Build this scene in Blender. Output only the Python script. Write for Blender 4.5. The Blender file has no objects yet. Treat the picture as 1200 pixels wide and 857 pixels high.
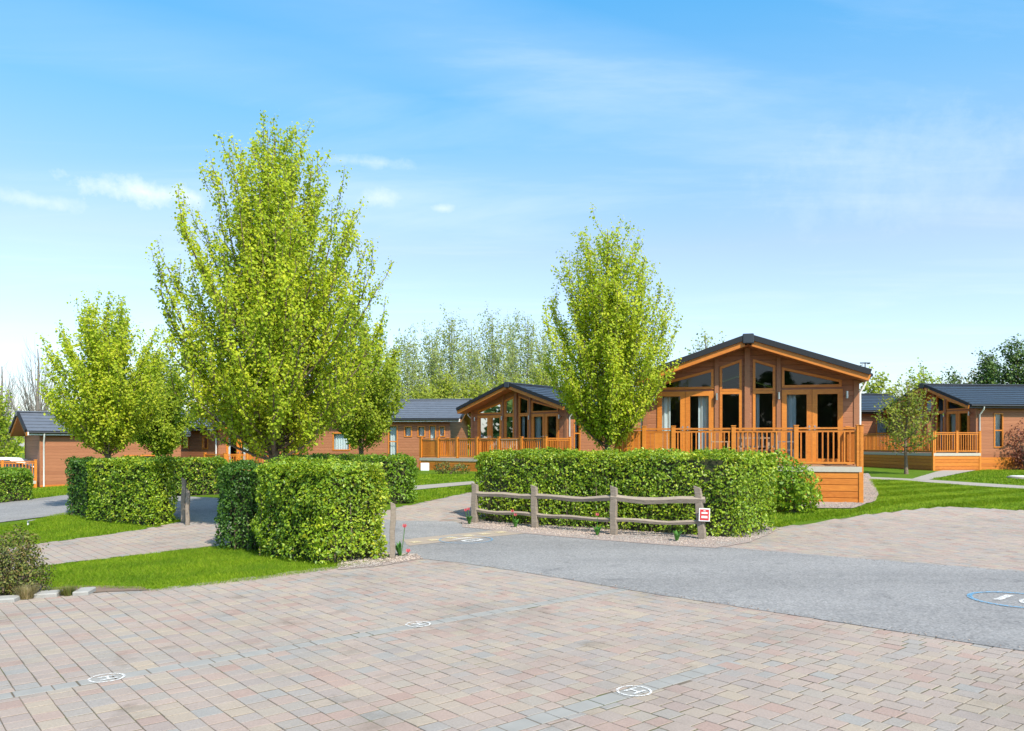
import bpy, bmesh, math, random
import numpy as np
from mathutils import Vector, Matrix, noise
from mathutils.geometry import delaunay_2d_cdt

random.seed(7)
RNG = np.random.default_rng(11)
SC = bpy.context.scene
COL = SC.collection
R = math.radians
CAMZ, F, CX, HY = 1.6, 900.0, 600.0, 520.0      # eye height, focal length and horizon of the surveyed view

# ------------------------------------------------------------------ terrain
_YT = np.array([0, 4, 8, 12, 16, 19.5, 28, 40, 60, 120, 900.0])
_CT = np.array([1.60, 1.72, 1.785, 1.80, 1.745, 1.52, 1.40, 1.28, 1.25, 1.25, 1.25])
def _slopes():
    h = np.diff(_YT); d = np.diff(_CT) / h
    m = np.zeros(len(_YT)); m[0] = d[0]
    for i in range(1, len(_YT) - 1):
        m[i] = 0 if d[i-1]*d[i] <= 0 else 2*d[i-1]*d[i]/(d[i-1]+d[i])
    return m
_MT = _slopes()
def drop(X, Y):                                   # how far the ground lies under the eye
    X = np.asarray(X, float); Y = np.clip(np.asarray(Y, float), 0, 899)
    i = np.clip(np.searchsorted(_YT, Y, side='right') - 1, 0, len(_YT) - 2)
    h = _YT[i+1] - _YT[i]; t = (Y - _YT[i]) / h
    c = ((2*t**3-3*t**2+1)*_CT[i] + (t**3-2*t**2+t)*h*_MT[i] + (-2*t**3+3*t**2)*_CT[i+1] + (t**3-t**2)*h*_MT[i+1])
    e = -X - 5.0
    s = np.where(e > 8, e, np.log1p(np.exp(np.clip(e, -30, 8)*1.0)))
    s = np.minimum(s, 45)
    return c + 0.045 * s
def gz(X, Y): return CAMZ - drop(X, Y)
def gzf(x, y): return float(gz(x, y))
def ground(px, py):                               # ground point seen at a survey direction
    lo, hi = 0.8, 600.0
    for _ in range(60):
        mid = (lo + hi) / 2; X = (px - CX) / F * mid
        if HY + F * float(drop(X, mid)) / mid > py: lo = mid
        else: hi = mid
    return ((px - CX) / F * lo, lo)
def G(*pts): return [ground(*p) for p in pts]
def at(px, Y): return ((px - CX) / F * Y, Y)
def zat(py, Y): return CAMZ + (HY - py) * Y / F

# ------------------------------------------------------------------ object helpers
def tag(o, label=None, cat=None, group=None, kind=None):
    if label: o['label'] = label
    if cat: o['category'] = cat
    if group: o['group'] = group
    if kind: o['kind'] = kind
    return o
def empty(name, loc, rz=0):
    o = bpy.data.objects.new(name, None); COL.objects.link(o)
    o.location = loc; o.rotation_euler = (0, 0, rz); o.empty_display_size = .2
    return o
def mesh_np(name, V, Fc, mat=None, parent=None, smooth=False):
    V = np.asarray(V, np.float32); Fc = np.asarray(Fc, np.int32); k = Fc.shape[1]
    me = bpy.data.meshes.new(name)
    me.vertices.add(len(V)); me.vertices.foreach_set('co', V.ravel())
    me.loops.add(Fc.size); me.loops.foreach_set('vertex_index', Fc.ravel())
    me.polygons.add(len(Fc)); me.polygons.foreach_set('loop_start', np.arange(0, Fc.size, k, dtype=np.int32))
    me.polygons.foreach_set('loop_total', np.full(len(Fc), k, np.int32))
    me.polygons.foreach_set('use_smooth', np.full(len(Fc), bool(smooth)))
    me.update(calc_edges=True); me.validate()
    if mat: me.materials.append(mat)
    o = bpy.data.objects.new(name, me); COL.objects.link(o)
    if parent: o.parent = parent
    return o
class MB:
    def __init__(s): s.v = []; s.f = []; s.sm = []
    def add(s, vs, fs, smooth=False):
        b = len(s.v); s.v += [tuple(v) for v in vs]
        for f in fs: s.f.append(tuple(i + b for i in f)); s.sm.append(smooth)
    def box(s, x0, x1, y0, y1, z0, z1):
        s.add([(x0,y0,z0),(x1,y0,z0),(x1,y1,z0),(x0,y1,z0),(x0,y0,z1),(x1,y0,z1),(x1,y1,z1),(x0,y1,z1)],
              [(0,3,2,1),(4,5,6,7),(0,1,5,4),(1,2,6,5),(2,3,7,6),(3,0,4,7)])
    def bar(s, a, b, w, h, up=(0,0,1)):           # rectangular bar from a to b
        a = Vector(a); b = Vector(b); d = (b-a).normalized(); u = Vector(up)
        if abs(d.dot(u)) > .98: u = Vector((0,1,0))
        sd = d.cross(u).normalized(); u = sd.cross(d).normalized()
        q = [(-w/2,-h/2),(w/2,-h/2),(w/2,h/2),(-w/2,h/2)]
        vs = [a+sd*i+u*j for i,j in q] + [b+sd*i+u*j for i,j in q]
        s.add(vs, [(0,1,2,3),(7,6,5,4),(0,4,5,1),(1,5,6,2),(2,6,7,3),(3,7,4,0)])
    def tube(s, pts, rs, n=6, cap=True, smooth=True):
        pts = [Vector(p) for p in pts]; rings = []
        if not hasattr(rs, '__len__'): rs = [rs]*len(pts)
        vs = []; fs = []
        d0 = (pts[1]-pts[0]).normalized(); ref = Vector((1,0,0)) if abs(d0.x) < .8 else Vector((0,1,0))
        for i, p in enumerate(pts):
            d = (pts[min(i+1,len(pts)-1)]-pts[max(i-1,0)]).normalized()
            a = d.cross(ref).normalized(); b = d.cross(a)
            for k in range(n):
                t = 2*math.pi*k/n; vs.append(p + (a*math.cos(t)+b*math.sin(t))*rs[i])
        for i in range(len(pts)-1):
            for k in range(n):
                k2 = (k+1) % n; fs.append((i*n+k, i*n+k2, (i+1)*n+k2, (i+1)*n+k))
        s.add(vs, fs, smooth)
        if cap:
            s.add(vs[:n], [tuple(range(n))]); s.add(vs[-n:], [tuple(range(n-1,-1,-1))])
    def lathe(s, c, prof, n=16, smooth=True):
        vs = []; fs = []
        for r, z in prof:
            for k in range(n):
                t = 2*math.pi*k/n; vs.append((c[0]+r*math.cos(t), c[1]+r*math.sin(t), c[2]+z))
        for i in range(len(prof)-1):
            for k in range(n):
                k2 = (k+1)%n; fs.append((i*n+k, i*n+k2, (i+1)*n+k2, (i+1)*n+k))
        s.add(vs, fs, smooth)
        s.add(vs[-n:], [tuple(range(n))])
    def build(s, name, mat, parent=None, bevel=0):
        me = bpy.data.meshes.new(name); me.from_pydata(s.v, [], s.f); me.update()
        me.polygons.foreach_set('use_smooth', s.sm)
        if bevel:
            bm = bmesh.new(); bm.from_mesh(me); bmesh.ops.remove_doubles(bm, verts=bm.verts, dist=1e-5)
            bmesh.ops.bevel(bm, geom=list(bm.edges), offset=bevel, segments=1, affect='EDGES', clamp_overlap=True)
            bm.to_mesh(me); bm.free()
        me.materials.append(mat)
        o = bpy.data.objects.new(name, me); COL.objects.link(o)
        if parent: o.parent = parent
        return o
def children(o): return [c for c in bpy.data.objects if c.parent == o]
def copy_tree(o, parent=None):
    c = o.copy(); COL.objects.link(c); c.parent = parent
    for ch in children(o): copy_tree(ch, c)
    return c
def inside(P, poly):                              # vectorised point in polygon
    x, y = P[:, 0], P[:, 1]; r = np.zeros(len(P), bool); n = len(poly)
    for i in range(n):
        x0, y0 = poly[i]; x1, y1 = poly[(i+1) % n]
        c = ((y0 > y) != (y1 > y)) & (x < (x1-x0)*(y-y0)/((y1-y0) if y1 != y0 else 1e-9) + x0)
        r ^= c
    return r

# ------------------------------------------------------------------ materials
def mat_new(name):
    m = bpy.data.materials.new(name); m.use_nodes = True
    nt = m.node_tree; b = nt.nodes['Principled BSDF']
    return m, nt, b
def N(nt, typ, **kw):
    n = nt.nodes.new(typ)
    for k, v in kw.items():
        if k in n.inputs: n.inputs[k].default_value = v
        else: setattr(n, k, v)
    return n
def L(nt, a, b): nt.links.new(a, b)
def ramp(nt, fac, stops):
    r = N(nt, 'ShaderNodeValToRGB'); cr = r.color_ramp
    while len(cr.elements) < len(stops): cr.elements.new(.5)
    for e, (p, c) in zip(cr.elements, stops): e.position = p; e.color = (*c, 1)
    L(nt, fac, r.inputs[0]); return r
def mixc(nt, fac, a, b, mode='MIX'):
    m = N(nt, 'ShaderNodeMix', data_type='RGBA', blend_type=mode)
    for s, v in ((m.inputs[0], fac), (m.inputs[6], a), (m.inputs[7], b)):
        if hasattr(v, 'is_linked'): L(nt, v, s)
        elif isinstance(v, (int, float)): s.default_value = v
        else: s.default_value = (*v, 1)
    return m.outputs[2]
def simple(name, col, rough=.6, metal=0, var=.0, scale=8, bump=0):
    m, nt, b = mat_new(name); b.inputs['Base Color'].default_value = (*col, 1)
    b.inputs['Roughness'].default_value = rough; b.inputs['Metallic'].default_value = metal
    if var or bump:
        tc = N(nt, 'ShaderNodeTexCoord'); nz = N(nt, 'ShaderNodeTexNoise', Scale=scale, Detail=5.0)
        L(nt, tc.outputs['Object'], nz.inputs['Vector'])
        if var:
            c = mixc(nt, nz.outputs[0], tuple(x*(1-var) for x in col), tuple(min(1, x*(1+var)) for x in col)); L(nt, c, b.inputs['Base Color'])
        if bump:
            bp = N(nt, 'ShaderNodeBump', Strength=bump, Distance=.02); L(nt, nz.outputs[0], bp.inputs['Height']); L(nt, bp.outputs[0], b.inputs['Normal'])
    return m
def leaf_mat(name, cols, trans=.35, rough=.55, spec=.35):
    m, nt, b = mat_new(name)
    g = N(nt, 'ShaderNodeNewGeometry')
    st = [(i/max(1, len(cols)-1), c) for i, c in enumerate(cols)]
    r = ramp(nt, g.outputs['Random Per Island'], st)
    tc = N(nt, 'ShaderNodeTexCoord'); nz = N(nt, 'ShaderNodeTexNoise', Scale=1.3, Detail=3.0)
    L(nt, tc.outputs['Object'], nz.inputs['Vector'])
    rr = ramp(nt, nz.outputs[0], [(.3, (.72, .8, .8)), (.7, (1.2, 1.12, 1.0))])
    c = mixc(nt, 1.0, r.outputs[0], rr.outputs[0], 'MULTIPLY')
    L(nt, c, b.inputs['Base Color']); b.inputs['Roughness'].default_value = rough
    b.inputs['Specular IOR Level'].default_value = spec
    tr = N(nt, 'ShaderNodeBsdfTranslucent'); L(nt, c, tr.inputs[0])
    mx = N(nt, 'ShaderNodeMixShader'); mx.inputs[0].default_value = trans
    L(nt, b.outputs[0], mx.inputs[1]); L(nt, tr.outputs[0], mx.inputs[2])
    L(nt, mx.outputs[0], nt.nodes['Material Output'].inputs[0])
    return m
def board_mat(name, c0, c1, pitch=.15, rough=.55, axis='Z', grain=True, bump=.9):
    """horizontal boards: a lap profile in the bump, grain and a tone per board"""
    m, nt, b = mat_new(name)
    tc = N(nt, 'ShaderNodeTexCoord'); sp = N(nt, 'ShaderNodeSeparateXYZ'); L(nt, tc.outputs['Object'], sp.inputs[0])
    dv = N(nt, 'ShaderNodeMath', operation='DIVIDE'); L(nt, sp.outputs[axis], dv.inputs[0]); dv.inputs[1].default_value = pitch
    fr = N(nt, 'ShaderNodeMath', operation='FRACT'); L(nt, dv.outputs[0], fr.inputs[0])
    fl = N(nt, 'ShaderNodeMath', operation='FLOOR'); L(nt, dv.outputs[0], fl.inputs[0])
    wn = N(nt, 'ShaderNodeTexWhiteNoise', noise_dimensions='1D'); L(nt, fl.outputs[0], wn.inputs['W'])
    mp = N(nt, 'ShaderNodeMapping'); mp.inputs['Scale'].default_value = (2, 2, 40) if axis == 'Z' else (40, 2, 40)
    L(nt, tc.outputs['Object'], mp.inputs[0])
    nz = N(nt, 'ShaderNodeTexNoise', Scale=1.5, Detail=6.0); L(nt, mp.outputs[0], nz.inputs['Vector'])
    a = N(nt, 'ShaderNodeMath', operation='MULTIPLY_ADD'); L(nt, wn.outputs[0], a.inputs[0]); a.inputs[1].default_value = .45; L(nt, nz.outputs[0], a.inputs[2])
    s = N(nt, 'ShaderNodeMath', operation='SUBTRACT'); L(nt, a.outputs[0], s.inputs[0]); s.inputs[1].default_value = .22
    L(nt, mixc(nt, s.outputs[0], c0, c1), b.inputs['Base Color'])
    pr = N(nt, 'ShaderNodeValToRGB'); e = pr.color_ramp.elements
    e[0].position = 0; e[0].color = (1, 1, 1, 1); e[1].position = .86; e[1].color = (.75, .75, .75, 1)
    e2 = pr.color_ramp.elements.new(.91); e2.color = (0, 0, 0, 1); e3 = pr.color_ramp.elements.new(.97); e3.color = (0, 0, 0, 1)
    L(nt, fr.outputs[0], pr.inputs[0])
    bp = N(nt, 'ShaderNodeBump', Strength=bump, Distance=.02); L(nt, pr.outputs[0], bp.inputs['Height'])
    L(nt, bp.outputs[0], b.inputs['Normal']); b.inputs['Roughness'].default_value = rough
    return m
def wood_mat(name, c0, c1, rough=.5, scale=6, bump=.15):
    m, nt, b = mat_new(name)
    tc = N(nt, 'ShaderNodeTexCoord'); nz = N(nt, 'ShaderNodeTexNoise', Scale=scale, Detail=6.0, Distortion=.6)
    mp = N(nt, 'ShaderNodeMapping'); mp.inputs['Scale'].default_value = (1, 1, 4); L(nt, tc.outputs['Object'], mp.inputs[0]); L(nt, mp.outputs[0], nz.inputs['Vector'])
    g = N(nt, 'ShaderNodeNewGeometry')
    a = N(nt, 'ShaderNodeMath', operation='MULTIPLY_ADD'); L(nt, g.outputs['Random Per Island'], a.inputs[0]); a.inputs[1].default_value = .5; L(nt, nz.outputs[0], a.inputs[2])
    s = N(nt, 'ShaderNodeMath', operation='SUBTRACT'); L(nt, a.outputs[0], s.inputs[0]); s.inputs[1].default_value = .25
    L(nt, mixc(nt, s.outputs[0], c0, c1), b.inputs['Base Color']); b.inputs['Roughness'].default_value = rough
    bp = N(nt, 'ShaderNodeBump', Strength=bump, Distance=.01); L(nt, nz.outputs[0], bp.inputs['Height']); L(nt, bp.outputs[0], b.inputs['Normal'])
    return m

M = {}
M['orange'] = wood_mat('stained_timber', (.36, .09, .005), (.66, .235, .026), .5)
M['orange_board'] = board_mat('stained_boards', (.33, .082, .005), (.62, .215, .024), .17, .45)
M['clad'] = board_mat('brown_cladding', (.245, .085, .033), (.38, .152, .066), .15, .6)
M['trim'] = wood_mat('brown_trim', (.25, .10, .043), (.35, .148, .066), .55)
M['tile'] = simple('roof_tile', (.030, .036, .046), .38, 0, .35, 3, .1)
M['tile_grey'] = simple('slate_grey_tile', (.105, .12, .145), .5, 0, .25, 3, .1)
M['dark'] = simple('dark_metal', (.02, .022, .026), .4)
M['verge'] = simple('verge_tile', (.006, .008, .012), .65, 0, .3, 5)
M['white'] = simple('white_plastic', (.72, .72, .70), .45, 0, .06, 5)
M['cream'] = simple('pale_deck_edge', (.44, .41, .34), .7, 0, .15, 6)
M['curtain'] = simple('white_curtain', (.74, .78, .80), .85, 0, .06, 12)
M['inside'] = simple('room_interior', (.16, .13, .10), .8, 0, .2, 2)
M['steel'] = simple('steel', (.55, .55, .54), .3, .9)
M['decking'] = board_mat('deck_planks', (.34, .20, .11), (.46, .28, .16), .14, .6, 'X')
M['teak'] = wood_mat('garden_wood', (.34, .23, .15), (.48, .35, .24), .65)
M['grey_weave'] = simple('grey_weave', (.20, .20, .21), .7, 0, .3, 30, .3)
M['fence'] = wood_mat('weathered_oak', (.18, .142, .108), (.355, .295, .232), .85, 9, .6)
M['bark'] = simple('bark', (.17, .125, .085), .9, 0, .45, 14, .8)
M['bark_pale'] = simple('grey_bark', (.21, .185, .16), .9, 0, .4, 10, .5)
M['soil'] = simple('soil', (.17, .12, .085), .95, 0, .45, 9, .9)
M['concrete'] = simple('concrete', (.30, .275, .235), .85, 0, .18, 12, .3)
M['slab'] = simple('stone_slab', (.30, .295, .275), .85, 0, .22, 9, .4)
M['teal'] = simple('bollard_paint', (.02, .075, .095), .4)
M['red'] = simple('sign_red', (.52, .025, .03), .45)
def paint(name, col):
    m, nt, b = mat_new(name); b.inputs['Base Color'].default_value = (*col, 1); b.inputs['Roughness'].default_value = .7
    tc = N(nt, 'ShaderNodeTexCoord'); nz = N(nt, 'ShaderNodeTexNoise', Scale=55.0, Detail=4.0, Roughness=.7); L(nt, tc.outputs['Object'], nz.inputs['Vector'])
    r = ramp(nt, nz.outputs[0], [(.41, (0, 0, 0)), (.54, (.92, .92, .92))])
    tr = N(nt, 'ShaderNodeBsdfTransparent'); mx = N(nt, 'ShaderNodeMixShader')
    L(nt, r.outputs[0], mx.inputs[0]); L(nt, tr.outputs[0], mx.inputs[1]); L(nt, b.outputs[0], mx.inputs[2])
    L(nt, mx.outputs[0], nt.nodes['Material Output'].inputs[0]); return m
M['white_paint'] = paint('worn_white_paint', (.74, .74, .72)); M['blue_paint'] = paint('worn_blue_paint', (.12, .33, .52)); M['cream_paint'] = paint('worn_cream_paint', (.66, .56, .34))
def glass():
    m, nt, b = mat_new('window_glass'); nt.nodes.remove(b)
    tr = N(nt, 'ShaderNodeBsdfTransparent'); tr.inputs[0].default_value = (.72, .78, .78, 1)
    gl = N(nt, 'ShaderNodeBsdfGlossy', Roughness=.02); fr = N(nt, 'ShaderNodeFresnel', IOR=1.55)
    mx = N(nt, 'ShaderNodeMixShader'); L(nt, fr.outputs[0], mx.inputs[0]); L(nt, tr.outputs[0], mx.inputs[1]); L(nt, gl.outputs[0], mx.inputs[2])
    L(nt, mx.outputs[0], nt.nodes['Material Output'].inputs[0]); return m
M['glass'] = glass()
# spring foliage
M['leaf_spring'] = leaf_mat('spring_leaf', [(.31, .43, .02), (.44, .57, .026), (.55, .63, .035), (.62, .64, .05)], .54)
M['leaf_spring_dark'] = leaf_mat('field_leaf', [(.22, .32, .02), (.34, .44, .026), (.43, .50, .036)], .5)
M['leaf_hedge'] = leaf_mat('hedge_leaf', [(.11, .21, .014), (.20, .34, .018), (.29, .44, .022), (.38, .50, .03)], .38, .42, .5)
M['leaf_hedge_gold'] = leaf_mat('golden_hedge_leaf', [(.16, .25, .016), (.28, .38, .022), (.40, .47, .028), (.50, .52, .038)], .35, .42, .5)
M['leaf_hedge_dark'] = leaf_mat('dense_hedge_leaf', [(.09, .19, .014), (.16, .30, .018), (.23, .39, .022)], .38, .45, .45)
M['leaf_birch'] = leaf_mat('birch_leaf', [(.27, .35, .10), (.35, .43, .12), (.42, .47, .15)], .5)
M['leaf_willow'] = leaf_mat('far_yellow_leaf', [(.23, .31, .03), (.34, .41, .04), (.41, .45, .05)], .5)
M['leaf_conifer'] = leaf_mat('conifer_leaf', [(.045, .10, .02), (.08, .15, .025), (.13, .21, .035)], .2)
M['leaf_shrub'] = leaf_mat('shrub_leaf', [(.05, .08, .02), (.10, .13, .025), (.17, .19, .035), (.22, .15, .06)], .2)
M['leaf_olive'] = leaf_mat('olive_leaf', [(.17, .23, .025), (.28, .34, .035), (.36, .38, .05)], .5)
M['leaf_red'] = leaf_mat('red_leaf', [(.12, .03, .025), (.20, .06, .04), (.25, .11, .06)], .25)
M['leaf_tulip'] = leaf_mat('tulip_leaf', [(.06, .19, .03), (.12, .30, .05)], .3)
M['leaf_hedge_shade'] = leaf_mat('shade_toned_hedge_leaf', [(.04, .11, .014), (.07, .16, .018), (.11, .22, .02)], .3, .45, .4)  # shade on the hedge ends, put into a darker leaf colour
M['petal'] = leaf_mat('pink_petal', [(.70, .08, .12), (.80, .22, .25)], .35)
M['leaf_dry'] = leaf_mat('dry_tuft', [(.20, .19, .06), (.34, .28, .13), (.42, .33, .19)], .25)
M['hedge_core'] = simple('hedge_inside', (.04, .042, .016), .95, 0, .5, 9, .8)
M['blade'] = leaf_mat('grass_blade', [(.095, .19, .006), (.155, .28, .009), (.23, .36, .014), (.30, .36, .04)], .35, .6, .15)

def ground_mat():
    m, nt, b = mat_new('turf'); tc = N(nt, 'ShaderNodeTexCoord')
    a = N(nt, 'ShaderNodeTexNoise', Scale=.9, Detail=8.0, Roughness=.65); L(nt, tc.outputs['Object'], a.inputs['Vector'])
    f = N(nt, 'ShaderNodeTexNoise', Scale=60.0, Detail=4.0); L(nt, tc.outputs['Object'], f.inputs['Vector'])
    r = ramp(nt, a.outputs[0], [(.3, (.08, .16, .006)), (.55, (.12, .22, .009)), (.75, (.17, .25, .018))])
    c = mixc(nt, f.outputs[0], r.outputs[0], (.06, .10, .008)); L(nt, c, b.inputs['Base Color'])
    b.inputs['Roughness'].default_value = .95; b.inputs['Specular IOR Level'].default_value = .1
    bp = N(nt, 'ShaderNodeBump', Strength=.7, Distance=.03); L(nt, f.outputs[0], bp.inputs['Height']); L(nt, bp.outputs[0], b.inputs['Normal'])
    return m
def asphalt_mat():
    m, nt, b = mat_new('asphalt'); tc = N(nt, 'ShaderNodeTexCoord')
    v = N(nt, 'ShaderNodeTexVoronoi', Scale=48.0); L(nt, tc.outputs['Object'], v.inputs['Vector'])
    f = N(nt, 'ShaderNodeTexNoise', Scale=150.0, Detail=3.0); L(nt, tc.outputs['Object'], f.inputs['Vector'])
    a = N(nt, 'ShaderNodeTexNoise', Scale=.8, Detail=9.0, Roughness=.7); L(nt, tc.outputs['Object'], a.inputs['Vector'])
    r = ramp(nt, a.outputs[0], [(.3, (.192, .19, .189)), (.5, (.225, .222, .218)), (.7, (.248, .244, .24))])
    st = ramp(nt, v.outputs['Color'], [(0, (.55, .55, .56)), (.5, (1, 1, 1)), (1, (1.45, 1.44, 1.42))])
    sp_ = N(nt, 'ShaderNodeTexNoise', Scale=2.6, Detail=4.0, Roughness=.55); L(nt, tc.outputs['Object'], sp_.inputs['Vector'])
    so_ = ramp(nt, sp_.outputs[0], [(.60, (1, 1, 1)), (.70, (.80, .80, .81))])
    mp = N(nt, 'ShaderNodeMapping'); mp.inputs['Rotation'].default_value = (0, 0, R(26)); mp.inputs['Scale'].default_value = (.06, 1.1, 1); L(nt, tc.outputs['Object'], mp.inputs[0])
    wh = N(nt, 'ShaderNodeTexNoise', Scale=1.0, Detail=3.0); L(nt, mp.outputs[0], wh.inputs['Vector']); wr = ramp(nt, wh.outputs[0], [(.35, (.90, .90, .90)), (.65, (1.06, 1.06, 1.06))])
    c = mixc(nt, .8, r.outputs[0], st.outputs[0], 'MULTIPLY'); c = mixc(nt, 1., c, so_.outputs[0], 'MULTIPLY'); c = mixc(nt, 1., c, wr.outputs[0], 'MULTIPLY'); L(nt, c, b.inputs['Base Color'])
    b.inputs['Roughness'].default_value = .85
    bp = N(nt, 'ShaderNodeBump', Strength=.6, Distance=.006); L(nt, f.outputs[0], bp.inputs['Height']); L(nt, bp.outputs[0], b.inputs['Normal'])
    return m
def paver_mat():
    m, nt, b = mat_new('paving_block'); g = N(nt, 'ShaderNodeNewGeometry'); tc = N(nt, 'ShaderNodeTexCoord')
    r = ramp(nt, g.outputs['Random Per Island'], [(0, (.322, .232, .195)), (.16, (.335, .272, .23)), (.32, (.302, .254, .22)), (.48, (.342, .287, .224)), (.62, (.285, .26, .232)), (.78, (.326, .257, .22)), (.9, (.273, .264, .246)), (1, (.318, .225, .187))])
    a = N(nt, 'ShaderNodeTexNoise', Scale=.7, Detail=8.0, Roughness=.68); L(nt, tc.outputs['Object'], a.inputs['Vector'])
    f = N(nt, 'ShaderNodeTexNoise', Scale=70.0, Detail=4.0, Roughness=.7); L(nt, tc.outputs['Object'], f.inputs['Vector'])
    r1 = ramp(nt, a.outputs[0], [(.28, (.74, .75, .73)), (.45, (.95, .95, .95)), (.72, (1.1, 1.08, 1.06))])
    r2 = ramp(nt, f.outputs[0], [(.25, (.80, .80, .80)), (.7, (1.12, 1.12, 1.12))])
    sp_ = N(nt, 'ShaderNodeTexNoise', Scale=1.7, Detail=5.0, Roughness=.6); L(nt, tc.outputs['Object'], sp_.inputs['Vector']); so_ = ramp(nt, sp_.outputs[0], [(.60, (1, 1, 1)), (.72, (.74, .73, .70))])
    c = mixc(nt, 1., r.outputs[0], r1.outputs[0], 'MULTIPLY'); c = mixc(nt, 1., c, so_.outputs[0], 'MULTIPLY'); c = mixc(nt, 1., c, r2.outputs[0], 'MULTIPLY')
    L(nt, c, b.inputs['Base Color']); b.inputs['Roughness'].default_value = .85
    bp = N(nt, 'ShaderNodeBump', Strength=.35, Distance=.006); L(nt, f.outputs[0], bp.inputs['Height']); L(nt, bp.outputs[0], b.inputs['Normal'])
    return m
M['turf'] = ground_mat(); M['asphalt'] = asphalt_mat(); M['paver'] = paver_mat()
M['paver_grey'] = simple('grey_paving_block', (.262, .258, .24), .85, 0, .2, 6, .3)
M['joint'] = simple('joint_sand', (.125, .10, .075), .95, 0, .4, 12, .4)
def joint_mat():
    m, nt, b = mat_new('mossy_joint'); tc = N(nt, 'ShaderNodeTexCoord'); a = N(nt, 'ShaderNodeTexNoise', Scale=1.1, Detail=8.0, Roughness=.7); L(nt, tc.outputs['Object'], a.inputs['Vector'])
    r = ramp(nt, a.outputs[0], [(.38, (.17, .14, .105)), (.52, (.11, .09, .065)), (.64, (.085, .10, .03))]); L(nt, r.outputs[0], b.inputs['Base Color']); b.inputs['Roughness'].default_value = .95; return m
M['joint'] = joint_mat()
M['band'] = simple('buff_surfacing', (.31, .255, .20), .9, 0, .18, 40, .4)
M['pebble'] = leaf_mat('pebble_mix', [(.23, .185, .165), (.33, .27, .24), (.40, .34, .31), (.27, .24, .23)], .0, .8, .3)
M['gravel'] = simple('gravel_bed', (.31, .25, .22), .95, 0, .35, 60, .9)

# ------------------------------------------------------------------ ground sheets
def base_ground():
    xs = np.unique(np.concatenate([np.linspace(-700, -60, 18), np.arange(-60, -14, 1.2), np.arange(-14, 16, .3), np.arange(16, 60, 1.2), np.linspace(60, 700, 18)]))
    ys = np.unique(np.concatenate([np.linspace(-60, 0, 10), np.arange(0, 30, .3), np.arange(30, 70, 1.2), np.linspace(70, 890, 26)]))
    X, Y = np.meshgrid(xs, ys); Z = gz(X, Y)
    V = np.stack([X.ravel(), Y.ravel(), Z.ravel()], 1); nx = len(xs); i = np.arange(len(V)).reshape(len(ys), nx)
    Fq = np.stack([i[:-1,:-1].ravel(), i[:-1,1:].ravel(), i[1:,1:].ravel(), i[1:,:-1].ravel()], 1)
    return tag(mesh_np('ground', V, Fq, M['turf'], smooth=True), kind='structure')
def cdt(outer, holes=(), interior=None):
    pts = [Vector(p) for p in outer]; edges = [(i, (i+1) % len(outer)) for i in range(len(outer))]
    for h in holes:
        b = len(pts); pts += [Vector(p) for p in h]; edges += [(b+i, b+(i+1) % len(h)) for i in range(len(h))]
    if interior is not None: pts += [Vector(p) for p in interior]
    v, e, f, *_ = delaunay_2d_cdt(pts, edges, [], 0, 1e-5, False)
    P = np.array([(q.x, q.y) for q in v]); T = np.array([t for t in f if len(t) == 3])
    c = P[T].mean(1); k = inside(c, outer)
    for h in holes: k &= ~inside(c, h)
    return P, T[k]
def subdiv(poly, step):
    out = []
    for i in range(len(poly)):
        a = np.array(poly[i]); b = np.array(poly[(i+1) % len(poly)]); n = max(1, int(np.ceil(np.linalg.norm(b-a)/step)))
        out += [tuple(a+(b-a)*k/n) for k in range(n)]
    return out
def drape(name, poly, off, mat, step=.35, parent=None, smooth=True, rag=.012):
    poly = [tuple(np.array(p)+RNG.normal(0, rag, 2)) for p in subdiv(poly, step*.6)]; A = np.array(poly)
    gx, gy = np.meshgrid(np.arange(A[:,0].min(), A[:,0].max(), step), np.arange(A[:,1].min(), A[:,1].max(), step))
    I = np.stack([gx.ravel(), gy.ravel()], 1) + RNG.uniform(-.02, .02, (gx.size, 2)); I = I[inside(I, poly)]
    P, T = cdt(poly, (), I)
    V = np.column_stack([P, gz(P[:,0], P[:,1]) + off])
    a, b, c = V[T[:,0]], V[T[:,1]], V[T[:,2]]
    flip = ((b-a)[:,0]*(c-a)[:,1]-(b-a)[:,1]*(c-a)[:,0]) < 0; T[flip] = T[flip][:, ::-1]
    return mesh_np(name, V, T, mat, parent, smooth)
US, VS = np.array([.766, .643]), np.array([-.643, .766])      # across and along the courses of blocks
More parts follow.
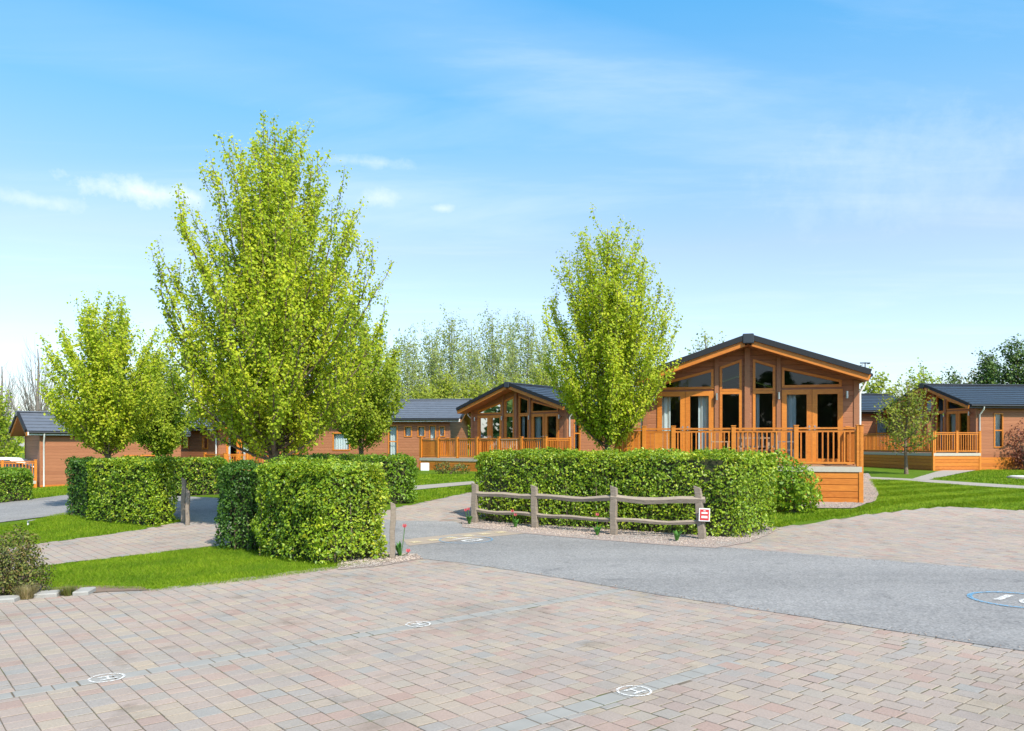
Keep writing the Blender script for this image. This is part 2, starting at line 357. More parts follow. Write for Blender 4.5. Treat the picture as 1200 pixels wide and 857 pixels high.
def pave(name, poly, top, mat, pitch=.16, lens=(.12, .16, .24), joint=.0105, bev=.002, us=US, vs=VS, cuts=()):
    """individual tumbled blocks, clipped to whole blocks inside the outline"""
    A = np.array(poly); u = A @ us; v = A @ vs
    cols = np.arange(math.floor(u.min()/pitch)*pitch, u.max()+pitch, pitch)
    C = []
    for k, u0 in enumerate(cols):
        vv = v.min() - random.random()*.3
        while vv < v.max():
            l = random.choice(lens); segs = [(vv, vv+l)]
            for lv, uend in cuts:
                if u0+pitch/2 > uend: continue
                segs = [q for a, b in segs for q in ((a, min(b, lv-.08)), (max(a, lv+.08), b)) if q[1]-q[0] > .035]
            C += [(u0, u0+pitch, a, b) for a, b in segs]; vv += l
    C = np.array(C); cen = np.column_stack([(C[:,0]+C[:,1])/2, (C[:,2]+C[:,3])/2])
    xy = np.outer(cen[:,0], us) + np.outer(cen[:,1], vs); k = inside(xy, poly); C = C[k]; cen = cen[k]
    n = len(C); jt = joint/2 + RNG.uniform(-.002, .0025, n)
    h = np.full(n, top) + RNG.uniform(-.0012, .0012, n); tilt = RNG.normal(0, .006, (n, 2))
    def ring(ins, dz, j=0):
        u0, u1, v0, v1 = C[:,0]+ins*.62, C[:,1]-ins*.62, C[:,2]+ins*1.1, C[:,3]-ins*1.1
        q = []
        for (a, b) in ((u0, v0), (u1, v0), (u1, v1), (u0, v1)):
            a = a + (RNG.uniform(-j, j, n) if j else 0); b = b + (RNG.uniform(-j, j, n) if j else 0)
            x = a*us[0]+b*vs[0]; y = a*us[1]+b*vs[1]
            z = gz(x, y) + h + dz + (a-cen[:,0])*tilt[:,0] + (b-cen[:,1])*tilt[:,1]
            q.append(np.column_stack([x, y, z]))
        return np.stack(q, 1)
    V = np.concatenate([ring(jt, -bev-.006, .0015), ring(jt, -bev, .0015), ring(jt+bev, 0)], 1).reshape(-1, 3)
    b = (np.arange(n)*12)[:, None]; f = []
    for r in (0, 4):
        for i in range(4):
            j = (i+1) % 4; f.append(b + np.array([r+i, r+j, r+4+j, r+4+i]))
    f.append(b + np.array([8, 9, 10, 11]))
    return V, np.concatenate(f, 0), cen

base_ground()
fore = G((-420, 1020), (-420, 760), (-60, 708), (60, 699), (190, 691), (400, 664), (470, 651), (580, 662), (664, 676), (776, 695), (902, 714), (1210, 760), (1560, 815), (1560, 1020))
road_near = [(1700, 845), (1200, 765), (900, 718), (775, 699), (662, 680), (600, 669.5), (540, 661), (490, 655.5), (440, 645), (350, 630), (252, 613), (225, 611), (150, 605), (75, 604), (0, 613), (-260, 640)]
road_far = [(-260, 606), (0, 590), (75, 581), (185, 581), (250, 584), (350, 597), (460, 611), (530, 612), (555, 618), (620, 625.5), (700, 632.5), (790, 639), (830, 641), (1000, 655), (1200, 671), (1700, 714)]
road_poly = G(*road_near) + G(*road_far)
right_park = G((835, 643), (880, 632), (912, 619), (1010, 604.5), (1065, 598.5), (1110, 594.5), (1200, 599), (1560, 617), (1700, 718), (1200, 674), (1000, 658))
mid_park = G((430, 604), (445, 614), (540, 614), (560, 611), (600, 586), (553, 577.5), (490, 591))
left_drive = G((-200, 716), (45, 664), (150, 652), (250, 641), (330, 634), (330, 628), (252, 611), (222, 610), (186, 618), (50, 637.5), (-200, 672))
tag(drape('road', road_poly, .0165, M['asphalt']), kind='structure')

# foreground paving with two grey marker courses and the border course
def course_line(p, w=.16): return float(np.dot(p, US)), float(np.dot(p, VS))
l1 = course_line(ground(125, 797)); l2 = course_line(ground(743, 812)); l3 = course_line(ground(200, 711))
allV, allF, gV, gF = [], [], [], []; nb = gb = 0
V, Fq, cen = pave('p', fore, .012, None, .16, (.12, .15, .15, .16, .18, .18), cuts=((l1[1], 1e9), (l2[1], l2[0]+1.05)))
def keep_blocks(V, n, kill):
    kv = ~kill; Vb = V.reshape(n, 12, 3)[kv]; m = len(Vb); b = (np.arange(m)*12)[:, None]; f = []
    for r in (0, 4):
        for i in range(4):
            j = (i+1) % 4; f.append(b+np.array([r+i, r+j, r+4+j, r+4+i]))
    f.append(b+np.array([8, 9, 10, 11])); return Vb.reshape(-1, 3), np.concatenate(f, 0)
Vs, Fs, nv = [V], [Fq], len(V)
# rows beside the grey course, then the grey course itself
def rows(lv, u0, u1, offs, w=.16, ln=(.16, .24, .24)):
    poly = []
    us2, vs2 = VS, US
    for o in offs:
        a, b = lv+o-w/2, lv+o+w/2
        uu = u0; C = []
        while uu < u1:
            l = random.choice(ln); C.append((a, b, uu, uu+l)); uu += l
        yield np.array(C)
def blocks_from(C, top=.012, joint=.0105, bev=.002):
    n = len(C); jt = joint/2+RNG.uniform(-.002, .0025, n); h = top+RNG.uniform(-.0012, .0012, n)
    def ring(ins, dz):
        q = []
        for (a, b) in ((C[:,0]+ins, C[:,2]+ins), (C[:,0]+ins, C[:,3]-ins), (C[:,1]-ins, C[:,3]-ins), (C[:,1]-ins, C[:,2]+ins)):
            x = b*US[0]+a*VS[0]; y = b*US[1]+a*VS[1]; q.append(np.column_stack([x, y, gz(x, y)+h+dz]))
        return np.stack(q, 1)
    V = np.concatenate([ring(jt, -bev-.006), ring(jt, -bev), ring(jt+bev, 0)], 1).reshape(-1, 3)
    return keep_blocks(V, n, np.zeros(n, bool))
ur = (np.array(fore) @ US).min(), (np.array(fore) @ US).max()
greyV, greyF, gn = [], [], 0
for lv, uend in ((l1[1], ur[1]), (l2[1], l2[0]+1.05)):
    for C in rows(lv, ur[0], uend, (0,)):
        mid = np.column_stack([(C[:,2]+C[:,3])/2, (C[:,0]+C[:,1])/2]); xy = np.outer(mid[:,0], US)+np.outer(mid[:,1], VS)
        C = C[inside(xy, fore)]; v, f = blocks_from(C); greyV.append(v); greyF.append(f+gn); gn += len(v)
drv = tag(drape('driveway', fore, .0085, M['joint']), kind='structure')
tag(mesh_np('driveway_paving', np.concatenate(Vs), np.concatenate(Fs), M['paver']), kind='structure')
tag(mesh_np('driveway_marker_course', np.concatenate(greyV), np.concatenate(greyF), M['paver_grey']), kind='structure')
for nm, poly in (('parking_pavement', right_park), ('far_pavement', mid_park), ('side_driveway', left_drive)):
    tag(drape(nm, poly, .0105, M['joint']), kind='structure')
    us, vs = (-VS, US) if nm == 'parking_pavement' else (US, VS)
    V, Fq, _ = pave(nm, poly, .014, None, .16, (.12, .15, .16, .18), us=us, vs=vs)
    tag(mesh_np(nm + '_blocks', V, Fq, M['paver']), kind='structure')
tag(drape('road_strip', G((470, 634), (520, 628.5), (600, 621), (622, 625.5), (560, 632), (480, 641)), .0205, M['band']), kind='structure')
tag(drape('fence_gravel', G((542, 619), (620, 627), (700, 634), (790, 641), (838, 644), (880, 636), (915, 621), (890, 612), (560, 600), (540, 606)), .022, M['gravel']), kind='structure')
tag(drape('hedge_gravel', G((395, 669), (440, 665.5), (478, 659), (497, 656.5), (488, 651), (455, 648), (395, 655)), .018, M['gravel']), kind='structure')
tag(drape('lodge_gravel', G((935, 596), (1000, 596.5), (1026, 588), (1030, 580), (1018, 555), (1008, 556), (1008, 588), (935, 589)), .02, M['gravel']), kind='structure')
tag(drape('garden_bed', G((-120, 712), (0, 705), (60, 699), (110, 696), (175, 693), (165, 689), (95, 688), (60, 690), (30, 676), (-120, 690)), .018, M['soil']), kind='structure')
tag(drape('lawn_path', G((1012, 559), (1080, 562), (1140, 566), (1220, 571), (1400, 580), (1400, 583), (1220, 574.5), (1130, 569), (1080, 565), (1012, 562)), .012, M['concrete']), kind='structure')
tag(drape('deck_path', G((1068, 562), (1085, 563.5), (1120, 556), (1158, 549), (1120, 549), (1098, 553)), .016, M['concrete']), kind='structure')
tag(drape('lodge_path', G((470, 571), (553, 564.5), (600, 561), (600, 564), (553, 568), (470, 576)), .012, M['concrete']), kind='structure')

# pebbles in the gravel strips, grass on the lawns: nobody could count them
def sample_poly(poly, n):
    A = np.array(poly); out = np.zeros((0, 2))
    while len(out) < n:
        p = RNG.uniform(A.min(0), A.max(0), (n*3, 2)); out = np.concatenate([out, p[inside(p, poly)]])
    return out[:n]
def area(poly):
    A = np.array(poly); return abs(np.sum(A[:,0]*np.roll(A[:,1], -1)-A[:,1]*np.roll(A[:,0], -1)))/2
def pebbles(polys):
    oc = np.array([(1,0,0),(-1,0,0),(0,1,0),(0,-1,0),(0,0,1),(0,0,-1)], float); of = np.array([(0,2,4),(2,1,4),(1,3,4),(3,0,4),(2,0,5),(1,2,5),(3,1,5),(0,3,5)])
    Vs, Fs, nn = [], [], 0
    for poly, dens in polys:
        n = int(area(poly)*dens); P = sample_poly(poly, n); s = RNG.uniform(.012, .028, n)*(1 if dens > 200 else .42)
        th = RNG.uniform(0, 6.28, n); v = oc[None]*np.stack([s, s*RNG.uniform(.6, 1, n), s*.6], 1)[:, None]*RNG.uniform(.75, 1.2, (n, 6, 1))
        x = v[..., 0]*np.cos(th)[:, None]-v[..., 1]*np.sin(th)[:, None]; y = v[..., 0]*np.sin(th)[:, None]+v[..., 1]*np.cos(th)[:, None]
        W = np.stack([x+P[:, :1], y+P[:, 1:], v[..., 2]+(gz(P[:,0], P[:,1])+.024)[:, None]], 2)
        Vs.append(W.reshape(-1, 3)); Fs.append((np.arange(n)*6)[:, None, None]+of[None]+nn); nn += n*6
    return mesh_np('gravel', np.concatenate(Vs), np.concatenate([f.reshape(-1, 3) for f in Fs]), M['pebble'])
fence_gr = G((542, 619), (620, 626), (700, 633), (790, 640), (838, 643), (880, 635), (915, 621), (890, 612), (560, 604))
hedge_gr = G((400, 668), (440, 665), (478, 658.5), (497, 656), (488, 651), (455, 650), (400, 660))
lodge_gr = G((935, 596), (1000, 596), (1024, 588), (1028, 580), (1016, 557), (1009, 557), (1009, 588))
def strip_along(pts, w):
    P = [Vector(p) for p in pts]; return [tuple(p) for p in P]+[tuple(p+Vector((0, w))) for p in reversed(P)]
edge_near = strip_along(G((560, 663.5), (600, 669.5), (662, 680), (775, 699), (900, 718), (1200, 765), (1350, 789)), .14)
edge_far = strip_along(G((842, 642), (1000, 655), (1200, 671), (1330, 682)), -.2)
tag(pebbles([(fence_gr, 420), (hedge_gr, 700), (lodge_gr, 260), (edge_near, 190), (edge_far, 120)]), 'pinkish gravel pebbles along the hedges and the lodge foot', 'gravel', kind='stuff')

def grass(patches):
    Vs, Fs, nn = [], [], 0
    for poly, dens, hgt, w, *mow in patches:
        n = int(area(poly)*dens); P = sample_poly(poly, n)+RNG.normal(0, .028, (n, 2)); th = RNG.uniform(0, 6.28, n)
        nz = np.array([noise.noise((p[0]*.9, p[1]*.9, 0)) for p in P]); h = hgt*RNG.uniform(.5, 1.15, n)*(1+.4*nz)
        ln = RNG.normal(0, .45, (n, 2))*h[:, None]
        if mow:
            d = np.array(mow[0]); d = d/np.linalg.norm(d); sg = np.sign(np.sin((P[:,0]*-d[1]+P[:,1]*d[0]+.25*np.sin(P[:,0]*.5))*math.pi/.62)); ln += np.outer(sg*h*.55, d)
        z = gz(P[:,0], P[:,1])
        dx, dy = np.cos(th)*w/2, np.sin(th)*w/2
        V = np.stack([np.column_stack([P[:,0]-dx, P[:,1]-dy, z-.004]), np.column_stack([P[:,0]+dx, P[:,1]+dy, z-.004]), np.column_stack([P[:,0]+ln[:,0], P[:,1]+ln[:,1], z+h])], 1)
        Vs.append(V.reshape(-1, 3)); Fs.append(np.arange(n*3).reshape(-1, 3)+nn); nn += n*3
    return mesh_np('grass', np.concatenate(Vs), np.concatenate(Fs), M['blade'])
lawn_near = G((58, 694), (110, 690), (180, 693.5), (300, 681), (400, 667), (455, 659), (330, 648), (252, 641), (150, 653), (45, 665), (20, 672))
lawn_left = G((-40, 655), (20, 642), (50, 637), (186, 617.5), (215, 611), (190, 600), (75, 602), (35, 612), (-40, 622))
lawn_right = G((905, 623), (935, 612), (1010, 604), (1065, 598), (1110, 594), (1200, 598.5), (1420, 609), (1420, 582), (1220, 575), (1130, 569.5), (1060, 563.5), (1018, 562), (1030, 580), (1024, 590), (1000, 597.5), (930, 597.5), (905, 604))
lawn_back = G((1090, 561.5), (1140, 565), (1220, 570.5), (1420, 579), (1420, 549), (1160, 549.5), (1120, 557))
lawn_mid = G((486, 590.5), (553, 577.5), (600, 574), (600, 565), (553, 569), (480, 576))
lawn_mid_far = G((480, 570), (553, 563), (600, 560), (600, 557), (490, 556))
lawn_farleft = G((36, 585.5), (75, 580), (130, 578), (130, 568), (30, 571))
tag(grass([(lawn_near, 5200, .045, .007, (.92, .4)), (lawn_left, 2200, .05, .012), (lawn_right, 1500, .05, .017, (.80, .6)), (lawn_back, 260, .05, .04), (lawn_mid, 700, .05, .025), (lawn_mid_far, 300, .06, .035), (lawn_farleft, 350, .06, .035)]),
    'short mown bright green grass of the lawns', 'grass', kind='stuff')

# painted ring markings
def text_mesh(s, size, ox, oy, ang, off, mat, name, parent):
    cu = bpy.data.curves.new('t', 'FONT'); cu.body = s; cu.size = size; cu.align_x = 'CENTER'; cu.align_y = 'CENTER'; cu.resolution_u = 3; cu.offset = size*.012
    o = bpy.data.objects.new('t', cu); COL.objects.link(o); dg = bpy.context.evaluated_depsgraph_get()
    me = bpy.data.meshes.new_from_object(o.evaluated_get(dg)); bpy.data.objects.remove(o); ca, sa = math.cos(ang), math.sin(ang)
    for v in me.vertices:
        x = v.co.x*ca-v.co.y*sa; y = v.co.x*sa+v.co.y*ca; v.co = (x, y, gzf(ox+x, oy+y)+off-gzf(ox, oy))
    me.name = name; me.materials.clear(); me.materials.append(mat)
    r = bpy.data.objects.new(name, me); COL.objects.link(r); r.parent = parent; return r
def ring_mark(px, py, rad, wid, txt, size, ang, label, off, rm, tm, nm='painted_marking', group=None):
    x, y = ground(px, py); e = empty(nm, (x, y, gzf(x, y))); tag(e, label, 'road marking', group)
    n = 48; V = []; 
    for k in range(n):
        t = 2*math.pi*k/n
        for r in (rad-wid, rad): V.append((r*math.cos(t), r*math.sin(t), gzf(x+r*math.cos(t), y+r*math.sin(t))+off-gzf(x, y)))
    Fq = [(2*k, 2*k+1, (2*((k+1) % n))+1, 2*((k+1) % n)) for k in range(n)]
    mesh_np('ring', V, Fq, rm, e); text_mesh(txt, size, x, y, ang, off, tm, 'symbol', e); return e
ua = math.atan2(US[1], US[0])
for px, py, lab in ((125, 797, 'white ring with an H on the grey course, beside the lawn end of the driveway'), (490, 733.5, 'white ring with an H on the grey course, farthest from the camera'), (743, 812.5, 'white ring with an H on the short grey course right of the driveway middle')):
    ring_mark(px, py, .125, .018, 'H', .17, ua-math.pi/2, lab, .0175, M['white_paint'], M['white_paint'], group='ring markings on the driveway')
ring_mark(1193, 705.5, .50, .055, '10', .62, ua-math.pi/2, 'large blue ring with white letters on the asphalt at the picture edge', .026, M['blue_paint'], M['white_paint'])
ring_mark(546, 634, .50, .03, '10', .62, ua-math.pi/2, 'blue ring with white letters on the asphalt by the dashed strip', .028, M['blue_paint'], M['white_paint'])
for i, (px, py) in enumerate(((487, 637.3), (508, 634.8), (529, 632.2), (549, 629.7), (568, 627.6), (587, 625.6))):
    a = ground(px-5, py+.4); b = ground(px+5, py-.8); d = Vector((b[0]-a[0], b[1]-a[1])).normalized(); nrm = Vector((-d.y, d.x))*.09
    V = [(a[0]-nrm.x, a[1]-nrm.y), (b[0]-nrm.x, b[1]-nrm.y), (b[0]+nrm.x, b[1]+nrm.y), (a[0]+nrm.x, a[1]+nrm.y)]
    o = mesh_np('painted_dash', [(x, y, gzf(x, y)+.029) for x, y in V], [(0, 1, 2, 3)], M['cream_paint'])
    tag(o, 'short cream dash in the broken line along the buff road strip', 'road marking', 'cream dashes across the road')

# ------------------------------------------------------------------ foliage
def leaves(C, Nrm, size, asp=.62, jit=.7, fold=.25, up=.35):
    n = len(C); nr = Nrm + RNG.normal(0, jit, (n, 3)); nr /= np.linalg.norm(nr, axis=1, keepdims=True)+1e-9
    ax = RNG.normal(0, 1, (n, 3)); ax[:, 2] += up; ax -= nr*np.sum(ax*nr, 1, keepdims=True); ax /= np.linalg.norm(ax, axis=1, keepdims=True)+1e-9
    sd = np.cross(nr, ax); s = (size*RNG.uniform(.5, 1.3, n))[:, None]
    a = C-ax*s*.5; t = C+ax*s*.5; m = C+ax*s*.04+nr*s*fold*.25
    l = m+sd*s*asp*.5; r = m-sd*s*asp*.5
    V = np.stack([a, r, t, l], 1).reshape(-1, 3); b = (np.arange(n)*4)[:, None]
    return V, np.concatenate([b+np.array([0, 1, 2]), b+np.array([0, 2, 3])], 0)
def fbm(p, s): return noise.fractal(Vector(p)*s, 1.0, 2.0, 3)
def hedge(label, quad, h, dens, size, mat, group=None, rough=.05, cat='hedge', gold=None):
    """quad: four ground corners, anticlockwise"""
    q = [Vector((x, y)) for x, y in quad]; cx = sum((p.x for p in q))/4; cy = sum((p.y for p in q))/4; z0 = min(gzf(p.x, p.y) for p in q)-.02
    e = empty('hedge', (cx, cy, z0)); tag(e, label, cat, group)
    def P(s, t): return (q[0]*(1-s)+q[1]*s)*(1-t)+(q[3]*(1-s)+q[2]*s)*t
    zt = np.mean([gzf(p.x, p.y) for p in q])+h
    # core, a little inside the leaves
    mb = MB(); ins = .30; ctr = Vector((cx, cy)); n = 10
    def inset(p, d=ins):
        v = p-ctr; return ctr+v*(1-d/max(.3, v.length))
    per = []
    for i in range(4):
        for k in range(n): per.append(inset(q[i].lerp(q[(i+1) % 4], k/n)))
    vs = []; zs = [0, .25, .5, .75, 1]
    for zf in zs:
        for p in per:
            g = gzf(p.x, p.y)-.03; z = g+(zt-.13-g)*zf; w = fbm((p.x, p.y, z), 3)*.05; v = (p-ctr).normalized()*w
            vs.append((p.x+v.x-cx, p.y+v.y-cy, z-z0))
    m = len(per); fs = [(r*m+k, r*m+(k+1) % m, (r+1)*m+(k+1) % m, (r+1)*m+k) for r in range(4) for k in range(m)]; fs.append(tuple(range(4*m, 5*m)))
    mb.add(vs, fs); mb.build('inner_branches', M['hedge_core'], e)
    for a, b in [(q[i], q[(i+1) % 4]) for i in range(4)]:
        d = b-a; ln = d.length; nr = Vector((d.y, -d.x)).normalized()
        for k in range(int(ln/.42)):
            p = a+d*min(.98, max(.02, (k+.1+.8*random.random())*.42/ln))-nr*random.uniform(.07, .19); hh = h*random.uniform(.6, .95); r = random.uniform(.007, .016)
            pts = [(p.x-cx+random.uniform(-.05, .05)*t+random.uniform(-.02, .02), p.y-cy+random.uniform(-.05, .05)*t, gzf(p.x, p.y)-z0-.02+hh*t) for t in (0, .35, .7, 1)]
            stm = MB(); stm.tube(pts, [r, r*.8, r*.6, .003], 5, cap=False); stm.build('stem', M['bark'], e)
    Cs, Ns = [], []
    sides = [(q[i], q[(i+1) % 4]) for i in range(4)]
    for a, b in sides:
        d = b-a; ln = d.length; nr = Vector((d.y, -d.x)).normalized()
        cnt = int(ln*h*dens)
        s = RNG.random(cnt); tz = RNG.random(cnt)**.88
        for i in range(cnt):
            p = a+d*s[i]; g = gzf(p.x, p.y); z = g+.02+(zt-g-.02)*tz[i]
            bump = max(-.07, min(.14, fbm((p.x, p.y, z), 1.7)*rough*1.6 + fbm((p.x, p.y, z), 6)*rough))
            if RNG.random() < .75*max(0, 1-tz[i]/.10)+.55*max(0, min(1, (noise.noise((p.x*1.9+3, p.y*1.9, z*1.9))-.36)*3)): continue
            edge = max(0, (tz[i]-.80)/.20); en = min(s[i], 1-s[i])*ln; cor = max(0, 1-en/.28)
            dep = bump - edge**2*.17 - cor**2*.10 - (RNG.random()**1.6)*.16
            Cs.append((p.x+nr.x*dep-cx, p.y+nr.y*dep-cy, z-z0)); Ns.append((nr.x, nr.y, .35+edge*.8))
    at_ = (q[1]-q[0]).length*(q[3]-q[0]).length; cnt = int(at_*dens*1.1)
    for i in range(cnt):
        s, t = RNG.random(2); p = P(s, t); bump = fbm((p.x, p.y, 0), 2)*rough*1.3+fbm((p.x, p.y, 7), 7)*rough*.8
        ed = min(min(s, 1-s)*(q[1]-q[0]).length, min(t, 1-t)*(q[3]-q[0]).length); cor = max(0, 1-ed/.26)
        Cs.append((p.x-cx, p.y-cy, zt+bump*1.3-cor**2*.13-(RNG.random()**2)*.07+(.06*RNG.random() if RNG.random() < .06 else 0)-z0)); Ns.append((0, 0, 1))
    C = np.array(Cs); Nn = np.array(Ns)
    if gold is not None:
        w = np.array([gold(c[0]+cx, c[1]+cy, c[2]+z0) for c in C]); k = RNG.random(len(C)) < w
        V, Fc = leaves(C[k], Nn[k], size*1.05); mesh_np('new_growth', V, Fc, M['leaf_hedge_gold'], e)
        C, Nn = C[~k], Nn[~k]
    V, Fc = leaves(C, Nn, size); mesh_np('foliage', V, Fc, mat, e)
    return e
def quad_along(a, b, depth, away):
    a = Vector(a); b = Vector(b); d = (b-a).normalized(); n = Vector((-d.y, d.x))
    if n.dot(Vector(away)) < 0: n = -n
    return [tuple(a), tuple(b), tuple(b+n*depth), tuple(a+n*depth)] if d.cross(n) > 0 else [tuple(b), tuple(a), tuple(a+n*depth), tuple(b+n*depth)]
def tree(name, label, x, y, H, prof, nprim, nsec, lsize, lmat, tr=.09, clear=.6, group=None, cl=4, secl=(.45, .95), bark='bark', dens=1.0, lean=0, spread=.5, seed=0, z=None, sub=True, leafprob=1.0, cstep=.066):
    rnd = random.Random(seed+3); rg = np.random.default_rng(seed+5); g = gzf(x, y) if z is None else z
    e = empty(name, (x, y, g-.03)); tag(e, label, 'tree', group); mb = MB(); cl_c = []; 
    def pf(t): return np.interp(t, [p[0] for p in prof], [p[1] for p in prof])
    npt = 9; lead = []
    for i in range(npt):
        t = i/(npt-1); lead.append(Vector((fbm((t*2, seed, 1), 1)*.18*t+lean*t, fbm((t*2, seed, 5), 1)*.18*t, H*t*.97)))
    mb.tube(lead, [tr*(1-.93*(i/(npt-1)))**.9+.004 + (.35*tr if i == 0 else 0) for i in range(npt)], 8)
    def leadp(h):
        t = min(.999, h/(H*.97)); i = int(t*(npt-1)); f = t*(npt-1)-i; return lead[i].lerp(lead[i+1], f)
    def bez(a, b, c, t): return a*(1-t)**2+b*2*t*(1-t)+c*t*t
    twigs = []
    for i in range(nprim):
        te = .03+.95*((i+.5)/nprim)**.95; az = i*2.39996+rnd.uniform(-.3, .3)
        e_h = clear+(H-clear)*te; rad = pf(te)*(rnd.uniform(.86, 1.03) if i % 5 < 3 else rnd.uniform(.3, .85))
        s_h = clear*.85+(e_h-clear)*rnd.uniform(spread*.25, spread)
        a = leadp(s_h); c = Vector((math.cos(az)*rad+leadp(e_h*.8).x*.8, math.sin(az)*rad, e_h)); 
        b = a.lerp(c, .45)+Vector((math.cos(az)*rad*.28, math.sin(az)*rad*.28, -.06*(e_h-s_h)))
        r0 = tr*(.165+.10*(1-te))*min(1, (c-a).length/1.6); pts = [bez(a, b, c, k/6) for k in range(7)]
        mb.tube(pts, [r0*(1-.88*k/6)+.003 for k in range(7)], 5, cap=False); twigs.append((pts, .42))
        for j in range(nsec):
            u = .22+.76*((j+rnd.random())/nsec); p = bez(a, b, c, u); ang = az+rnd.uniform(-1.9, 1.9); ln = rnd.uniform(*secl)*(1.1-.35*u)*min(1.2, H/6)
            o = Vector((math.cos(ang), math.sin(ang), rnd.uniform(1.3, 3.6))).normalized()*ln
            m = p+o*.5+Vector((math.cos(ang), math.sin(ang), 0))*ln*.08; q = p+o
            mb.tube([p, m, q], [r0*.32*(1-u*.5)+.003, r0*.2+.002, .002], 3, cap=False); twigs.append(([p, m, q], .12))
    mb.tube([lead[-2], lead[-1], lead[-1]+Vector((0, 0, .12))], [.01, .006, .003], 3); twigs.append((lead[5:], .0))
    mb.build('trunk', M[bark], e)
    for pts, st in twigs:
        ln = sum((pts[k+1]-pts[k]).length for k in range(len(pts)-1)); n = max(2, int(ln*(1-st)/cstep*dens))
        for k in range(n):
            if rnd.random() > leafprob: continue
            t = st+(1-st)*(k+rnd.random())/n; f = t*(len(pts)-1); i = min(len(pts)-2, int(f)); p = pts[i].lerp(pts[i+1], f-i)
            for _ in range(rnd.randint(max(1, cl-2), cl+1)): cl_c.append((p.x, p.y, p.z))
    C = np.array(cl_c); off = rg.normal(0, lsize*.95, C.shape); C = C+off
    Nn = off/(np.linalg.norm(off, axis=1, keepdims=True)+1e-6)*.8+np.array([.35, -.5, .65])
    V, Fc = leaves(C, Nn, lsize, .78, .55); mesh_np('crown', V, Fc, lmat, e)
    return e
def blob(name, label, x, y, parts, n, lsize, lmat, cat='shrub', group=None, stems=5, bark='bark', asp=.62, z=None):
    """a bush: leaves in lumpy shells round several centres, on stems"""
    g = gzf(x, y) if z is None else z
    e = empty(name, (x, y, g)); tag(e, label, cat, group); tot = sum(r[3]*r[3] for r in parts); Cs, Ns = [], []; mb = MB()
    for cx, cy, cz, r, sq in parts:
        m = int(n*r*r/tot); d = RNG.normal(0, 1, (m, 3)); d /= np.linalg.norm(d, axis=1, keepdims=True)
        k = np.array([1+.42*fbm(tuple(v*1.0+np.array([cx*3+x, cy*3, cz*3])), 2.1) for v in d])
        rr = r*k*(1-.45*RNG.random(m)**2.2); P = d*rr[:, None]; P[:, 2] *= sq; P += (cx, cy, cz); keep = P[:, 2] > .03
        Cs.append(P[keep]); Ns.append(d[keep])
        for _ in range(stems):
            a = random.uniform(0, 6.28); q = Vector((cx+math.cos(a)*r*.55, cy+math.sin(a)*r*.55, cz+r*sq*random.uniform(.1, .7))); p = Vector((cx*.4+random.uniform(-.06, .06), cy*.4, 0))
            mb.tube([p, p.lerp(q, .5)+Vector((0, 0, .08)), q], [.02*r+.006, .014*r+.004, .004], 4, cap=False)
    mb.build('stems', M[bark], e)
    V, Fc = leaves(np.concatenate(Cs), np.concatenate(Ns)+np.array([0, 0, .2]), lsize, asp); mesh_np('foliage', V, Fc, lmat, e)
    return e

# hedges -------------------------------------------------------------
nf = at(300, 0)
A0 = ground(297, 650); A1 = ground(376, 664.5); A2 = ground(457, 656.5); A3 = ground(252, 645)
hedge('clipped leafy hedge block with yellow new growth beside the near lawn', [ground(296, 652), A1, A2, ground(350, 636)], 1.50, 2100, .055, M['leaf_hedge'], rough=.08,
      gold=lambda x, y, z: .15+.75*max(0, min(1, (x+2.4)/.6+.4*noise.noise((x*2, y*2, z*2))))+.3*max(0, z-.9))
hedge('hedge end with shade coloured into its leaves, just left of the leafy yellow-tipped block', [ground(251, 646), ground(303, 647.5), ground(318, 637), ground(268, 636)], 1.45, 1700, .052, M['leaf_hedge_shade'], rough=.05)  # recessed face lying in shade, rendered with darker leaves
B1 = ground(489, 590.5)
hedge('clipped green hedge behind the yellow-tipped block, ending by the middle lawn', [ground(330, 597), B1, ground(478, 583), ground(330, 590)], 1.22, 800, .072, M['leaf_hedge_dark'], rough=.05, gold=lambda x, y, z: .25*max(0, min(1, (z-.9)*2)))
hedge('clipped leafy hedge block at the corner of the side driveway, before two trees', [ground(99, 611), ground(178, 618.5), ground(211, 611), ground(140, 604)], 1.44, 1400, .064, M['leaf_hedge'], rough=.06, gold=lambda x, y, z: .15+.35*max(0, min(1, (z-.7))))
hedge('narrow hedge end, shade put into its leaf colour, at the left of the corner hedge block', [ground(75, 604), ground(104, 609), ground(122, 603), ground(92, 600)], 1.41, 1100, .064, M['leaf_hedge_shade'], rough=.05)  # shaded left face, again by the darker leaf colour
hedge('long clipped hedge behind the side driveway, below the left lodges', [ground(128, 585), ground(267, 579.5), ground(266, 575), ground(128, 579)], 1.2, 620, .082, M['leaf_hedge_dark'], rough=.05, gold=lambda x, y, z: .3)
hedge('short clipped hedge at the picture edge in front of the white car', [ground(-60, 596), ground(38, 586.5), ground(36, 580), ground(-60, 586)], 1.05, 700, .075, M['leaf_hedge_dark'], rough=.05, gold=lambda x, y, z: .15)
fr = ground(868, 632.5); fl = ground(553, 611)
fdir = Vector((fr[0]-fl[0], fr[1]-fl[1])).normalized(); fn = Vector((-fdir.y, fdir.x)) if fdir.x > 0 else Vector((fdir.y, -fdir.x))
hedge('long clipped hedge behind the post and rail fence', [fl, fr, ground(911, 622), tuple(Vector(fl)+fn*1.35)], 1.52, 1600, .06, M['leaf_hedge'], rough=.06,
      gold=lambda x, y, z: .12+.4*max(0, min(1, (z-1.0)*1.3+.6*noise.noise((x*1.2, y, z)))))

